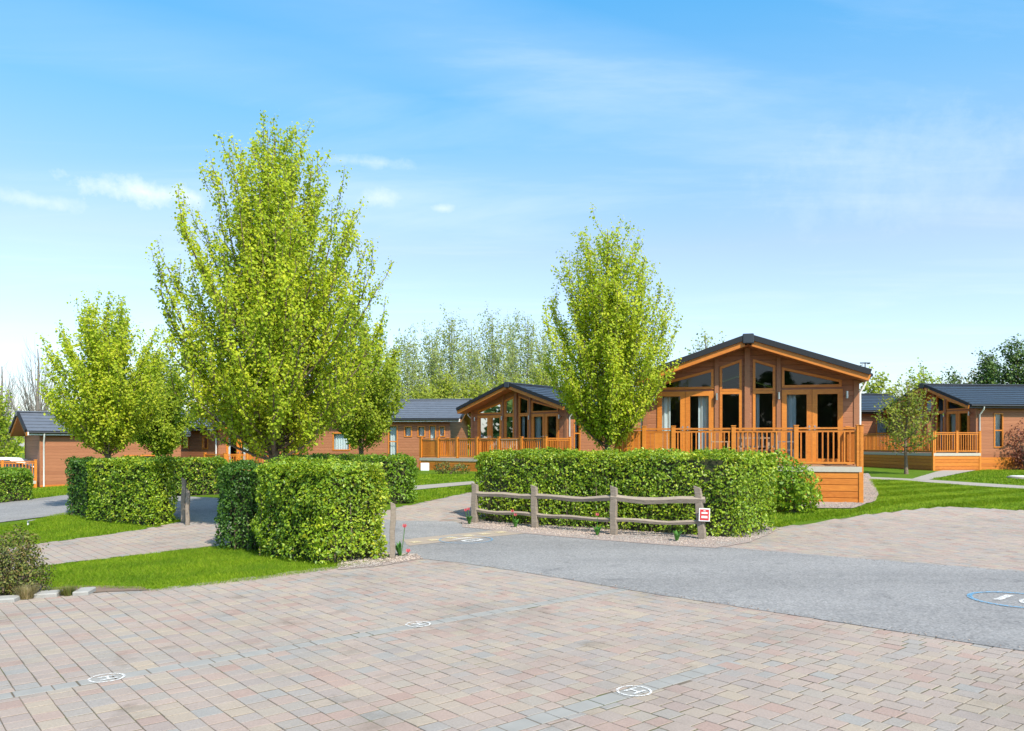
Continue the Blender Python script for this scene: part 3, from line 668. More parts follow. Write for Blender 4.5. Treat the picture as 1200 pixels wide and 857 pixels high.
# trees ----------------------------------------------------------------
profA = [(0, .25), (.05, 1.15), (.12, 1.8), (.25, 2.3), (.42, 2.45), (.54, 2.45), (.66, 2.12), (.78, 1.55), (.88, 1.0), (.95, .55), (1, .15)]
x, y = at(322, 16.6); tree('tree', 'tallest bright green tree, standing behind the yellow-tipped hedge block', x, y, zat(145, 16.6)-gzf(x, y), profA, 150, 9, .066, M['leaf_spring'], .14, 1.5, 'young trees along the hedges', 8, (.45, .95), seed=9, cstep=.068)
profB = [(0, .2), (.08, .75), (.2, 1.3), (.34, 1.6), (.5, 1.66), (.64, 1.5), (.76, 1.2), (.88, .8), (1, .15)]
x, y = at(712, 19.8); tree('tree', 'bright green tree between the two gabled lodges, rising from the fence hedge', x, y, zat(262, 19.8)-gzf(x, y), profB, 90, 10, .066, M['leaf_spring'], .09, 1.5, 'young trees along the hedges', 8, (.45, 1.0), seed=2, cstep=.07)
k = .98; x, y = at(126, 21.5); tree('tree', 'bright green tree behind the corner hedge block of the side driveway', x, y, zat(352, 21.5)-gzf(x, y), [(a, b*.98) for a, b in profB], 74, 10, .074, M['leaf_spring'], .10, 1.6, 'young trees along the hedges', 8, (.45, 1.0), seed=3, cstep=.075)
x, y = at(424, 24); tree('tree', 'smaller tree with low crown in front of the grey roofed lodge', x, y, zat(372, 24)-gzf(x, y), [(a, b*.9) for a, b in profB], 54, 9, .082, M['leaf_spring_dark'], .09, 1.4, 'young trees along the hedges', 8, (.45, 1.0), seed=4, cstep=.075)
x, y = at(186, 29); tree('tree', 'darker green tree seen against the blue grey roof, between two bigger trees', x, y, zat(412, 29)-gzf(x, y), [(a, b*.85) for a, b in profB], 50, 8, .095, M['leaf_spring_dark'], .09, 1.4, 'young trees along the hedges', 8, seed=5, secl=(.5, 1.1), cstep=.08)
profW = [(0, .4), (.15, 1.2), (.4, 1.6), (.7, 1.2), (.9, .6), (1, .1)]
x, y = at(1062, 33.5); tree('tree', 'thin airy tree in front of the dark roofed lodge deck', x, y, zat(442, 33.5)-gzf(x, y), [(a, b*.95) for a, b in profW], 40, 8, .11, M['leaf_olive'], .07, 1.0, None, 3, seed=6, cstep=.12, spread=.8)
# far trees behind the lodges
bi = [(478, 392, 62, 'leaf_birch'), (506, 384, 66, 'leaf_birch'), (529, 370, 62, 'leaf_birch'), (552, 378, 70, 'leaf_birch'), (577, 364, 64, 'leaf_birch'), (598, 370, 72, 'leaf_birch'), (618, 366, 66, 'leaf_birch'), (640, 384, 70, 'leaf_birch'), (455, 410, 70, 'leaf_birch')]
profT = [(0, .5), (.2, 1.4), (.45, 1.9), (.7, 1.6), (.88, .9), (1, .2)]
for i, (px, py, Y, lm) in enumerate(bi):
    x, y = at(px, Y); tree('birch_tree', 'tall pale airy birch among those behind the middle lodge', x, y, zat(py, Y)-gzf(x, y), [(a, b*random.uniform(.8, 1.15)) for a, b in profT], 34, 9, .15, M[lm], .09, 2.2, 'airy birches behind the middle lodge', 5, (.9, 1.9), 'bark_pale', seed=20+i, cstep=.24, spread=.7)
for i, (px, py, Y) in enumerate([(520, 440, 54), (556, 446, 54), (500, 452, 52), (590, 440, 56), (640, 430, 58)]):
    x, y = at(px, Y); tree('field_tree', 'low yellow green tree below the birches behind the middle lodge', x, y, zat(py, Y)-gzf(x, y), [(0, .8), (.3, 2.0), (.6, 1.9), (.85, 1.1), (1, .2)], 34, 9, .17, M['leaf_willow'], .14, .8, 'yellow green trees behind the middle lodge', 5, (.8, 1.5), seed=40+i, cstep=.2, spread=.8)
x, y = at(44, 70); tree('bare_tree', 'leafless grey tree with fine twigs above the left lodge roof', x, y, zat(404, 70)-gzf(x, y), [(0, .6), (.3, 2.0), (.6, 2.3), (.85, 1.5), (1, .3)], 44, 12, .12, M['leaf_shrub'], .30, 2.0, None, 1, (1.2, 2.4), 'bark_pale', seed=60, leafprob=.02, cstep=.5)
x, y = at(2, 75); tree('bare_tree', 'leafless grey tree cut by the left picture edge', x, y, zat(425, 75)-gzf(x, y), [(0, .6), (.3, 2.0), (.6, 2.3), (.85, 1.5), (1, .3)], 40, 12, .12, M['leaf_shrub'], .30, 2.0, None, 1, (1.2, 2.4), 'bark_pale', seed=61, leafprob=.02, cstep=.5)
x, y = at(-4, 45); tree('field_tree', 'round yellow green tree at the left picture edge behind the white car', x, y, zat(458, 45)-gzf(x, y), [(0, .6), (.3, 1.6), (.6, 1.4), (.85, .8), (1, .2)], 30, 7, .17, M['leaf_spring_dark'], .13, .8, None, 4, (.7, 1.2), seed=62, cstep=.16, spread=.8)
x, y = at(826, 58); tree('field_tree', 'soft green tree top showing over the left roof slope of the main lodge', x, y, zat(386, 58)-gzf(x, y), profT, 30, 7, .22, M['leaf_birch'], .16, 2.0, None, 3, (.8, 1.5), seed=63, cstep=.22)
for i, (px, py, Y, w, lm, lab) in enumerate([(1030, 436, 60, 2.3, 'leaf_willow', 'yellow green tree right behind the main lodge corner'), (1082, 428, 64, 1.7, 'leaf_spring_dark', 'green tree over the peak of the dark roofed lodge'), (1142, 432, 75, 2.4, 'leaf_shrub', 'low brownish tree far behind the dark roof'), (1118, 434, 70, 1.3, 'leaf_conifer', 'small dark tree far behind the dark roof')]):
    x, y = at(px, Y); tree('field_tree', lab, x, y, zat(py, Y)-gzf(x, y), [(0, w*.5), (.3, w), (.6, w), (.85, w*.55), (1, .2)], 26, 7, .24, M[lm], .15, 1.0, None, 4, (.7, 1.3), seed=70+i, cstep=.22, spread=.8)
for i, (px, py, Y, w, lab) in enumerate([(1192, 394, 62, 2.7, 'tall dark evergreen at the right picture edge'), (1158, 412, 68, 1.8, 'slimmer dark evergreen beside the tall one at the right edge')]):
    x, y = at(px, Y); tree('evergreen_tree', lab, x, y, zat(py, Y)-gzf(x, y), [(0, w), (.3, w), (.6, w*.75), (.85, w*.4), (1, .1)], 46, 7, .22, M['leaf_conifer'], .18, .6, None, 5, (.7, 1.3), seed=80+i, cstep=.20, spread=.95)
# a far wood closing the view between the lodges
def far_wood():
    n = 16000; X = RNG.uniform(-150, 150, n); Y = 96+RNG.uniform(0, 16, n); top = 4.6+np.array([fbm((a*.08, 3, 1), 1)*1.8+fbm((a*.35, 9, 1), 1)*.9 for a in X])
    Z = gz(X, Y)+top*RNG.random(n)**.6; C = np.column_stack([X, Y, Z]); V, Fc = leaves(C, np.tile([0, -1, .6], (n, 1)).astype(float), .75, .8); return mesh_np('far_wood', V, Fc, M['leaf_spring_dark'])
def rear_wood():
    n = 32000; a = RNG.uniform(R(95), R(305), n); rr = 48+RNG.uniform(0, 9, n); X, Y = rr*np.sin(a), rr*np.cos(a)
    top = 8.5+np.array([fbm((t*9, 3, 1), 1)*2.4+fbm((t*30, 9, 1), 1)*1.2 for t in a]); Z = gz(X, np.maximum(Y, 0))+top*RNG.random(n)**.75
    V, Fc = leaves(np.column_stack([X, Y, Z]), np.column_stack([-np.sin(a), -np.cos(a), np.full(n, .5)]), .95, .8); return mesh_np('far_wood', V, Fc, M['leaf_conifer'])
tag(rear_wood(), 'dark wood on the near side of the site, mirrored in the lodge windows', 'wood', kind='stuff')
tag(far_wood(), 'low far-off wood behind the lodges', 'wood', kind='stuff')

# shrubs, tufts, tulips
x, y = ground(8, 700); blob('shrub', 'rounded dark olive shrub at the picture edge above the edging stones', x, y, [(0, 0, .34, .40, .95), (.22, .05, .24, .28, .9), (-.35, .05, .30, .36, .9), (.05, .1, .58, .27, .9)], 7500, .036, M['leaf_shrub'], stems=9)
x, y = ground(930, 601); blob('shrub', 'leafy green shrub between the fence hedge end and the lodge deck', x, y, [(0, 0, .6, .55, 1.1), (-.35, .1, .75, .6, 1.15), (.28, .1, .38, .38, .9)], 3600, .095, M['leaf_hedge'], stems=7)
x, y = at(1201, 37.2); blob('shrub', 'reddish shrub against the wall of the dark roofed lodge', x, y, [(0, 0, 1.2, .75, 1.5), (.2, 0, .6, .6, 1)], 1500, .12, M['leaf_red'], stems=10)
x, y = at(516, 34.6); blob('shrub', 'low shrub at the foot of the middle lodge deck', x+.2, y-.9, [(0, 0, .25, .4, .7), (.8, 0, .2, .4, .7)], 700, .10, M['leaf_shrub'])
def tuft(label, px, py, h, n, mat, group=None):
    x, y = ground(px, py); e = empty('grass_tuft', (x, y, gzf(x, y)+.018)); tag(e, label, 'plant', group); V = []; 
    for i in range(n):
        a = random.uniform(0, 6.28); r = random.random()**.7*.075; l = random.uniform(.15, .95); hh = h*random.uniform(.55, 1.1); w = .004
        b = Vector((math.cos(a)*r, math.sin(a)*r, 0)); t = b+Vector((math.cos(a)*l*h*.75, math.sin(a)*l*h*.75, hh)); s = Vector((-math.sin(a), math.cos(a), 0))*w
        V += [tuple(b-s), tuple(b+s), tuple(t)]
    mesh_np('leaves', V, np.arange(len(V)).reshape(-1, 3), mat, e); return e
tuft('straw-tipped dry tuft between the first two edging stones', 31, 703, .17, 520, M['leaf_dry'], 'tufts between the edging stones')
tuft('small green tuft between the last two edging stones', 80, 699, .12, 320, M['leaf_shrub'], 'tufts between the edging stones')
for px, py, w, d, lab in ((3, 706.5, .34, .20, 'pale edging stone at the picture edge, left of the dry tuft'), (57, 700, .26, .20, 'pale grey edging stone between the dry tuft and the green tuft'), (99, 697, .18, .26, 'pale edging stone right of the green tuft, nearest the lawn')):
    x, y = ground(px, py); mb = MB(); mb.box(-w/2, w/2, -d/2, d/2, -.02, .065); o = mb.build('edging_stone', M['slab'], None, .012); o.location = (x, y, gzf(x, y)); o.rotation_euler = (R(2), R(-2), R(8)); tag(o, lab, 'stone', 'stones edging the shrub bed')
def tulip(label, px, py, heads, h):
    x, y = ground(px, py); e = empty('tulip_clump', (x, y, gzf(x, y)+.03)); tag(e, label, 'flowers', 'tulips in the gravel strips'); V, Fc = [], []
    for i in range(13):
        a = random.uniform(0, 6.28); l = h*random.uniform(.45, .75); sp = random.uniform(.3, .8); d = Vector((math.cos(a), math.sin(a), 0)); s = Vector((-d.y, d.x, 0)); b = len(V)
        p0 = d*.02; p1 = d*l*sp*.5+Vector((0, 0, l*.65)); p2 = d*l*sp+Vector((0, 0, l*.85)); 
        V += [tuple(p0-s*.012), tuple(p0+s*.012), tuple(p1+s*.026), tuple(p1-s*.026), tuple(p2+s*.003), tuple(p2-s*.003)]; Fc += [(b, b+1, b+2, b+3), (b+3, b+2, b+4, b+5)]
    mesh_np('leaves', V, Fc, M['leaf_tulip'], e)
    for dx, dy, hh in heads:
        st = MB(); top = Vector((dx, dy, hh)); st.tube([(dx*.2, dy*.2, 0), (dx*.7, dy*.7, hh*.55), top], .006, 5); f = st.build('stem', M['leaf_tulip'], e); V, Fc = [], []
        for k in range(6):
            a = k*math.pi/3; d = Vector((math.cos(a), math.sin(a), 0)); s = Vector((-d.y, d.x, 0)); b = len(V); r = .033 if k % 2 else .028
            V += [tuple(top+d*.008), tuple(top+d*r+s*.02+Vector((0, 0, .028))), tuple(top+d*r*.75+Vector((0, 0, .066))), tuple(top+d*r-s*.02+Vector((0, 0, .028)))]; Fc.append((b, b+1, b+2, b+3))
        mesh_np('flower', V, Fc, M['petal'], e)
tulip('pink tulips beside the lone post at the near hedge end', 469, 653.5, [(.07, 0, .44), (.14, -.1, .06)], .36)
tulip('pink tulip clump by the first fence post, before the far pavement', 550, 615.5, [(-.08, 0, .26), (-.02, .02, .28)], .28)
tulip('pink tulip clump between the first and second fence posts', 604, 619.5, [(-.06, 0, .30), (.0, .03, .22)], .28)
tulip('single pink tulip beside the third fence post', 700, 629, [(0, 0, .36)], .28)
tulip('flowerless tulip leaves between the third and last fence posts', 793, 635.5, [], .36)

# ------------------------------------------------------------------ post and rail fence
def post_mesh(mb, h, w, lean=(0, 0)):
    n = 7; vs = []; 
    for i in range(n):
        t = i/(n-1); ww = w/2*(1+.06*math.sin(i*2.1)); cx = lean[0]*t*h+.008*math.sin(i*1.7); cy = lean[1]*t*h
        for a, b in ((-1, -1), (1, -1), (1, 1), (-1, 1)): vs.append((cx+a*ww, cy+b*ww*.8, h*t-(0 if i < n-1 else .02*a+.01*b)))
    fs = [(i*4+k, i*4+(k+1) % 4, i*4+4+(k+1) % 4, i*4+4+k) for i in range(n-1) for k in range(4)]+[(4*n-4, 4*n-3, 4*n-2, 4*n-1)]
    mb.add(vs, fs)
def fence():
    P = [ground(556, 613.5), ground(627, 619.5), ground(719, 628), ground(823, 633)]; ht = [(567, 613.5), (569.5, 619.5), (570.5, 628), (571, 633)]
    x0, y0 = P[0]; e = empty('rail_fence', (x0, y0, gzf(x0, y0))); tag(e, 'weathered split rail fence of four posts in front of the long hedge', 'fence'); hs = []
    ang = math.atan2(P[-1][1]-P[0][1], P[-1][0]-P[0][0])
    for i, (p, (a, b)) in enumerate(zip(P, ht)):
        h = (b-a)*p[1]/F; hs.append(h); mb = MB(); post_mesh(mb, h, .128, ((.02, 0), (-.02, 0), (.01, 0), (-.09, 0))[i]); o = mb.build('post', M['fence'], e, .008)
        o.location = (p[0]-x0, p[1]-y0, gzf(*p)-gzf(x0, y0)); o.rotation_euler = (0, 0, ang)
    for i in range(3):
        for z, sag in ((.76, .03), (.33, .02)):
            pts, rs = [], []
            for k in range(9):
                t = -.03+1.06*k/8; x = P[i][0]+(P[i+1][0]-P[i][0])*t; y = P[i][1]+(P[i+1][1]-P[i][1])*t; h = hs[i]*(1-t)+hs[i+1]*t
                zz = gzf(x, y)+h*z+.012*math.sin(k*1.1+i*2+z*5)-sag*math.sin(math.pi*t)*(1 if i else .4); pts.append((x-x0, y-y0, zz-gzf(x0, y0))); rs.append((.055 if z > .5 else .042)*(1+.08*math.sin(k*1.9+i)))
            if z > .5 and i == 2: rs = [r*1.25 for r in rs]
            mb = MB(); mb.tube(pts, rs, 5, smooth=False); mb.build('rail', M['fence'], e)
    return P
FP = fence()
def sign():
    p = FP[3]; Y = p[1]-.10; x = (825.5-CX)/F*Y; z = zat(603.5, Y); e = empty('notice_sign', (x, Y, z)); tag(e, 'small square red and white notice fixed to the last fence post', 'sign')
    mb = MB(); mb.box(-.10, .10, 0, .012, -.12, .12); mb.build('board', M['white'], e, .003)
    mb = MB(); mb.box(-.080, .080, -.004, -.0005, -.098, .098); mb.build('red_panel', M['red'], e)
    mb = MB(); mb.box(-.055, .055, -.008, -.0045, .018, .05); mb.box(-.055, .055, -.008, -.0045, -.06, -.018); mb.box(-.02, .02, -.008, -.0045, .066, .08); mb.build('lettering', M['white'], e)
    e.rotation_euler = (0, R(2), R(-6))
sign()
def lone_posts():
    for px, py, top, w, lab in ((459.5, 656, 590, .078, 'weathered lone post at the near hedge end by the tulips'), (219.5, 616.5, 574, .075, 'pale weathered post nearest the side driveway, in front of the other post'), (214.5, 613, 561, .085, 'taller weathered post by the corner hedge, just behind another post')):
        x, y = ground(px, py); h = (py-top)*y/F; mb = MB(); post_mesh(mb, h, w, (.02, 0)); o = mb.build('fence_post', M['fence'], None, .006); o.location = (x, y, gzf(x, y)); tag(o, lab, 'post', 'lone fence posts at the hedge ends')
lone_posts()

# ------------------------------------------------------------------ lodges
def panel(mb, outer, holes, fn):
    P, T = cdt(outer, holes); mb.add([fn(*p) for p in P], [tuple(t) for t in T])
def tiled_slope(mb, a, b, c, d, course=.34, lip=.028):
    """slope with eave a-b and ridge d-c; each course laps the one below"""
    a, b, c, d = map(Vector, (a, b, c, d)); n = max(2, int(round((d-a).length/course))); nr = (b-a).cross(d-a).normalized()
    if nr.z < 0: nr = -nr
    for i in range(n):
        t0, t1 = i/n, (i+1)/n; p0 = a.lerp(d, t0)+nr*lip; p1 = b.lerp(c, t0)+nr*lip; q1 = b.lerp(c, t1)+nr*.004; q0 = a.lerp(d, t1)+nr*.004
        r0 = a.lerp(d, t0); r1 = b.lerp(c, t0); mb.add([p0, p1, q1, q0, r0, r1], [(0, 1, 2, 3), (4, 5, 1, 0)])
        # side closing
        mb.add([p0, q0, a.lerp(d, t1), r0], [(0, 1, 2, 3)]); mb.add([p1, q1, b.lerp(c, t1), r1], [(0, 1, 2, 3)])
def frame_ring(mb, poly, w, d0, d1, fn):
    """a mitred frame along a closed outline: inset w, from depth d0 to d1"""
    n = len(poly); P = [Vector(p) for p in poly]; A = sum(P[i].x*P[(i+1) % n].y-P[(i+1) % n].x*P[i].y for i in range(n)); sg = 1 if A > 0 else -1; I = []
    for i in range(n):
        a, b, c = P[i-1], P[i], P[(i+1) % n]; d1_, d2_ = (b-a).normalized(), (c-b).normalized(); n1, n2 = Vector((-d1_.y, d1_.x))*sg, Vector((-d2_.y, d2_.x))*sg
        m = (n1+n2).normalized(); I.append(b+m*w/max(.35, m.dot(n1)))
    for i in range(n):
        j = (i+1) % n; q = [P[i], P[j], I[j], I[i]]; vs = [fn(p.x, p.y, d0) for p in q]+[fn(p.x, p.y, d1) for p in q]
        mb.add(vs, [(0, 1, 2, 3), (7, 6, 5, 4), (0, 4, 5, 1), (1, 5, 6, 2), (2, 6, 7, 3), (3, 7, 4, 0)])
    return [(p.x, p.y) for p in I]
def add_window(par, poly, fn, w=.07, name='window', mat='orange', curtain=None, handle=None, d0=-.03, d1=.09):
    mb = MB(); inner = frame_ring(mb, poly, w, d0, d1, fn); f = mb.build(name, M[mat], par)
    g = MB(); g.add([fn(x, y, .03) for x, y in inner], [tuple(range(len(inner)))]); g.build('pane', M['glass'], f)
    if curtain:
        for (x0, x1, z0, z1) in curtain:
            c = MB(); n = max(6, int((x1-x0)/.03)); vs = []
            for i in range(n+1):
                x = x0+(x1-x0)*i/n; dd = .17+.028*math.sin(i*1.35)+.01*math.sin(i*3.1); vs += [fn(x, z0, dd), fn(x, z1, dd)]
            c.add(vs, [(2*i, 2*i+2, 2*i+3, 2*i+1) for i in range(n)], True); c.build('curtain', M['curtain'], f)
    if handle:
        h = MB(); x, z, s = handle
        p = [fn(x-.02, z-.09, d0-.012), fn(x+.02, z-.09, d0-.012), fn(x+.02, z+.09, d0-.012), fn(x-.02, z+.09, d0-.012)]
        h.add(p, [(0, 1, 2, 3)]); h.bar(fn(x, z+.03, d0-.045), fn(x+s*.12, z+.03, d0-.045), .02, .022); h.bar(fn(x, z+.03, d0), fn(x, z+.03, d0-.05), .02, .02); h.build('handle', M['steel'], f)
    return f
def lodge(label, loc, yaw, hw=2.97, Lg=12.0, zf=.93, prow=True, tile='tile', sides=(), pitch=.342, ridge=3.55, ohf=.68, ohs=.33, hip_back=False, group='timber lodges', curt=True, skirt='orange_board', lamps=True, orange=True, dpipe=True):
    e = empty('lodge', loc, -yaw); tag(e, label, 'lodge', group); th = .2                    # roof build-up
    def und(t): return zf+ridge-pitch*abs(t)-th                                              # underside of the roof
    wz = 0.0; fr = lambda x, z, d: (x, d, z)                                                  # gable face: depth runs inwards
    wall = MB(); holes = []; T = und
    if prow:
        z1, z2 = zf+2.02, zf+2.14
        for s in (1, -1):
            holes.append([(s*.15, zf+.12), (s*.76, zf+.12), (s*.76, T(.76)-.30), (s*.15, T(.15)-.30)])
            holes.append([(s*.93, z2+.02), (s*2.5, z2+.02), (s*2.5, T(2.5)-.15), (s*.93, T(.93)-.29)])
            holes.append([(s*.93, zf+.03), (s*2.53, zf+.03), (s*2.53, z2-.04), (s*.93, z2-.04)])
    outer = [(-hw, 0), (hw, 0), (hw, T(hw)+.14), (0, T(0)+.14), (-hw, T(hw)+.14)]
    panel(wall, outer, holes, lambda x, z: (x, 0, z)); panel(wall, outer, holes, lambda x, z: (x, .1, z))
    panel(wall, outer, [], lambda x, z: (x, Lg, z))
    for s in (1, -1):
        hs = [[(y0, zf+a), (y1, zf+a), (y1, zf+b), (y0, zf+b)] for (sd, y0, y1, a, b, *_r) in sides if sd == s]
        o2 = [(0, 0), (Lg, 0), (Lg, T(hw)+.13), (0, T(hw)+.13)]
        panel(wall, o2, hs, lambda y, z, s=s: (s*hw, y, z)); panel(wall, o2, hs, lambda y, z, s=s: (s*(hw-.1), y, z))
    wall.build('wall', M['clad'], e)
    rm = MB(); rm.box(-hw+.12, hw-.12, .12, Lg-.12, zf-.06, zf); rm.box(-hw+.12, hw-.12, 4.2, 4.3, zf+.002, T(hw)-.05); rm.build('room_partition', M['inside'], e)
    # roof
    rf = MB(); y0, y1 = -ohf, Lg+.4; xe = hw+ohs; ze = zf+ridge-pitch*xe; zr = zf+ridge; hb = xe*.9 if hip_back else 0
    for s in (1, -1):
        tiled_slope(rf, (s*xe, y0, ze), (s*xe, y1, ze), (0, y1-hb, zr), (0, y0, zr))
        rf.add([(s*xe, y0, ze-.04), (s*xe, y1, ze-.04), (0, y1-hb, zr-.04), (0, y0, zr-.04)], [(0, 1, 2, 3)])
    if hip_back: tiled_slope(rf, (xe, y1, ze), (-xe, y1, ze), (0, y1-hb, zr), (0, y1-hb, zr))
    roof = rf.build('roof', M[tile], e)
    rc = MB(); rc.bar((0, y0-.05, zr+.02), (0, y1-hb, zr+.02), .26, .07); rc.box(-.15, .15, y0-.09, y0+.02, zr-.20, zr+.075); rc.build('ridge_cap', M[tile], roof, .02)
    vg = MB(); bb = MB(); sf = MB()
    for s in (1, -1):
        vg.bar((s*.12, y0-.02, zr+.0-pitch*.12), (s*(xe+.02), y0-.02, ze+.0), .09, .15); 
        bb.bar((s*.10, y0+.015, zr-.15-pitch*.10), (s*xe, y0+.015, ze-.15), .05, .165)
        sf.add([(0, y0+.02, zr-.215), (s*xe, y0+.02, ze-.215), (s*xe, .0, ze-.215), (0, .0, zr-.215)], [(0, 1, 2, 3)])
        sf.add([(s*hw, -.02, ze-.2), (s*xe, -.02, ze-.2), (s*xe, Lg, ze-.2), (s*hw, Lg, ze-.2)], [(0, 1, 2, 3)])
    vg.build('verge', M['verge'], roof); bb.build('bargeboard', M['orange'], roof); sf.build('soffit', M['trim'], roof)
    for s in (1, -1):
        fa = MB(); fa.box(*sorted((s*xe, s*(xe-.03))), y0+.05, y1, ze-.19, ze-.035); fa.build('fascia', M['dark'] if tile == 'tile' else M['white'], roof)
        gt = MB(); gt.tube([(s*(xe+.05), y0+.1, ze-.07), (s*(xe+.05), y1, ze-.09)], .055, 8); gt.build('gutter', M['dark'], e)
        if dpipe:
            dp = MB(); dp.tube([(s*(xe+.05), .12, ze-.1), (s*(xe+.02), .12, ze-.25), (s*(hw+.06), .14, ze-.5), (s*(hw+.06), .14, .05)], .036, 8); dp.build('downpipe', M['white'], e)
    # corner posts and gable posts
    def strip(nm, *b):
        tr = MB(); tr.box(*b); tr.build(nm, M['trim'], e)
    for s in (1, -1): strip('corner_post', *sorted((s*(hw-.12), s*(hw+.02))), -.025, .03, 0, T(hw)-.02)
    if prow:
        strip('gable_post', -.075, .075, -.10, .0, zf, T(.08)-.01)
        for s in (1, -1): strip('gable_post', *sorted((s*.79, s*.90)), -.06, .0, zf, T(.9)-.01)
    if prow:
        for s in (1, -1):
            mm = 1 if s > 0 else -1
            def P2(*pts): return [(s*x, z) for x, z in pts]
            add_window(e, P2((.15, zf+.12), (.76, zf+.12), (.76, zf+2.08), (.15, zf+2.08)), fr, .075, curtain=[tuple(sorted((s*.20, s*.34)))+(zf+.15, zf+2.0)] if curt and s > 0 else None)
            add_window(e, P2((.15, zf+2.085), (.76, zf+2.085), (.76, T(.76)-.30), (.15, T(.15)-.30)), fr, .07)
            add_window(e, P2((.93, z2+.02), (2.5, z2+.02), (2.5, T(2.5)-.15), (.93, T(.93)-.29)), fr, .07)
            cu = [tuple(sorted((s*(1.02 if s > 0 else 1.05), s*(1.33 if s > 0 else 1.36))))+(zf+.06, zf+2.0)] if curt else None
            add_window(e, P2((.93, zf+.03), (1.725, zf+.03), (1.725, z2-.04), (.93, z2-.04)), fr, .135, 'door', curtain=cu, handle=(s*1.66, zf+1.0, -s))
            cu = [tuple(sorted((s*2.16, s*2.44)))+(zf+.06, zf+2.0)] if curt and s < 0 else None
            add_window(e, P2((1.735, zf+.03), (2.53, zf+.03), (2.53, z2-.04), (1.735, z2-.04)), fr, .135, 'door', curtain=cu, handle=(s*1.80, zf+1.0, s))
        if lamps:
            for x in (-2.62, -.845, .845, 2.62):
                for z in (1.93,):
                    lm = MB(); lm.tube([(x, -.13, zf+z-.10), (x, -.13, zf+z+.10)], .035, 8); lm.bar((x, -.13, zf+z), (x, .0, zf+z), .04, .05); lm.build('wall_lamp', M['steel'], e)
    for (s, y0_, y1_, a, b, cu) in sides:
        fn = lambda y, z, d, s=s: (s*(hw-d), y, z)
        add_window(e, [(y0_, zf+a), (y1_, zf+a), (y1_, zf+b), (y0_, zf+b)], fn, .06, 'window', 'orange' if orange else 'white', curtain=[(y0_+.05, y1_-.05, zf+a+.05, zf+b-.05)] if cu else None)
        if b-a > 1.2:
            mb = MB(); mb.add([fn(y0_+.05, zf+(a+b)/2-.03, -.02), fn(y1_-.05, zf+(a+b)/2-.03, -.02), fn(y1_-.05, zf+(a+b)/2+.03, -.02), fn(y0_+.05, zf+(a+b)/2+.03, -.02)], [(0, 1, 2, 3)]); mb.build('transom', M['orange'], e)
    sk = MB()
    for s in (1, -1): sk.box(*sorted((s*(hw+.012), s*(hw+.045))), 0, Lg, -.3, zf-.22)
    sk.build('skirting', M[skirt], e)
    return e
def deck(label, P0, along, length, depth, zfl, bays, closed=(), sides=('L', 'R'), group='timber decks', rail=.98, bal=.12, steps=False):
    """P0 front right corner on the ground, along: unit vector to the front left, z floor in world"""
    ax = Vector(along).normalized(); x0, y0 = P0; g = gzf(x0, y0); ang = math.atan2(-ax.y, -ax.x)       # local +x to the right
    e = empty('timber_deck', (x0, y0, g), ang); tag(e, label, 'deck', group); zf = zfl-g
    fl = MB(); fl.box(-length, 0, .0, depth, zf-.03, zf); fl.build('floor', M['decking'], e)
    ed = MB(); ed.box(-length, .0, -.02, -.001, zf-.14, zf-.004); ed.box(-.0, .02, -.02, depth, zf-.14, zf-.004); ed.box(-length-.02, -length, -.02, depth, zf-.14, zf-.004); ed.build('edge_board', M['cream'], e)
    sk = MB(); z = zf-.15
    lo = -.25
    while z > lo+.02:
        zb = max(lo, z-.165); sk.box(-length, -.002, .005, .03, zb+.012, z); sk.box(-.03, -.003, .031, depth, zb+.012, z); sk.box(-length+.003, -length+.03, .031, depth, zb+.012, z); z = zb
    sk.box(-length+.04, -.04, .04, .06, lo, zf-.16); sk.build('skirting', M['orange'], e, .006)
    runs = [((0, .05), (-length, .05), bays, 'F')]
    if 'R' in sides: runs.append(((-.05, .05), (-.05, depth), [depth], 'R'))
    if 'L' in sides: runs.append(((-length+.05, .05), (-length+.05, depth), [depth], 'L'))
    posts = set()
    for a, b, bl, nm in runs:
        a = Vector(a); b = Vector(b); d = (b-a).normalized(); pos = [0]
        for w in bl: pos.append(pos[-1]+w)
        for i, s in enumerate(pos):
            p = a+d*s; key = (round(p.x, 1), round(p.y, 1))
            if key in posts: continue
            posts.add(key); mb = MB(); lowz = lo if (i == 0 and nm == 'F') or (i == len(pos)-1 and nm == 'F') else zf; w_ = .055
            mb.box(p.x-w_, p.x+w_, p.y-w_-.012, p.y+w_-.012, lowz, zf+rail+.06); mb.box(p.x-w_-.012, p.x+w_+.012, p.y-w_-.024, p.y+w_, zf+rail+.061, zf+rail+.085); mb.build('post', M['orange'], e, .006)
        for i in range(len(bl)):
            p = a+d*(pos[i]+.056); q = a+d*(pos[i+1]-.056); mb = MB(); ln = (q-p).length
            mb.bar((p.x, p.y, zf+rail), (q.x, q.y, zf+rail), .085, .045); mb.bar((p.x, p.y, zf+rail-.075), (q.x, q.y, zf+rail-.075), .035, .05); mb.bar((p.x, p.y, zf+.09), (q.x, q.y, zf+.09), .04, .05)
            if i in closed and nm == 'F':
                n = int(ln/.105)
                for k in range(n):
                    c = p+d*((k+.5)*ln/n); mb.bar((c.x, c.y, zf+.03), (c.x, c.y, zf+rail-.1), .1, .022, (d.y, -d.x, 0))
            else:
                n = max(1, int(ln/bal))
                for k in range(n):
                    c = p+d*((k+.5)*ln/n); mb.bar((c.x, c.y, zf+.1), (c.x, c.y, zf+rail-.08), .036, .036)
            mb.build('railing', M['orange'], e)
    return e
def locframe(yaw): return Vector((math.cos(yaw), -math.sin(yaw))), Vector((math.sin(yaw), math.cos(yaw)))

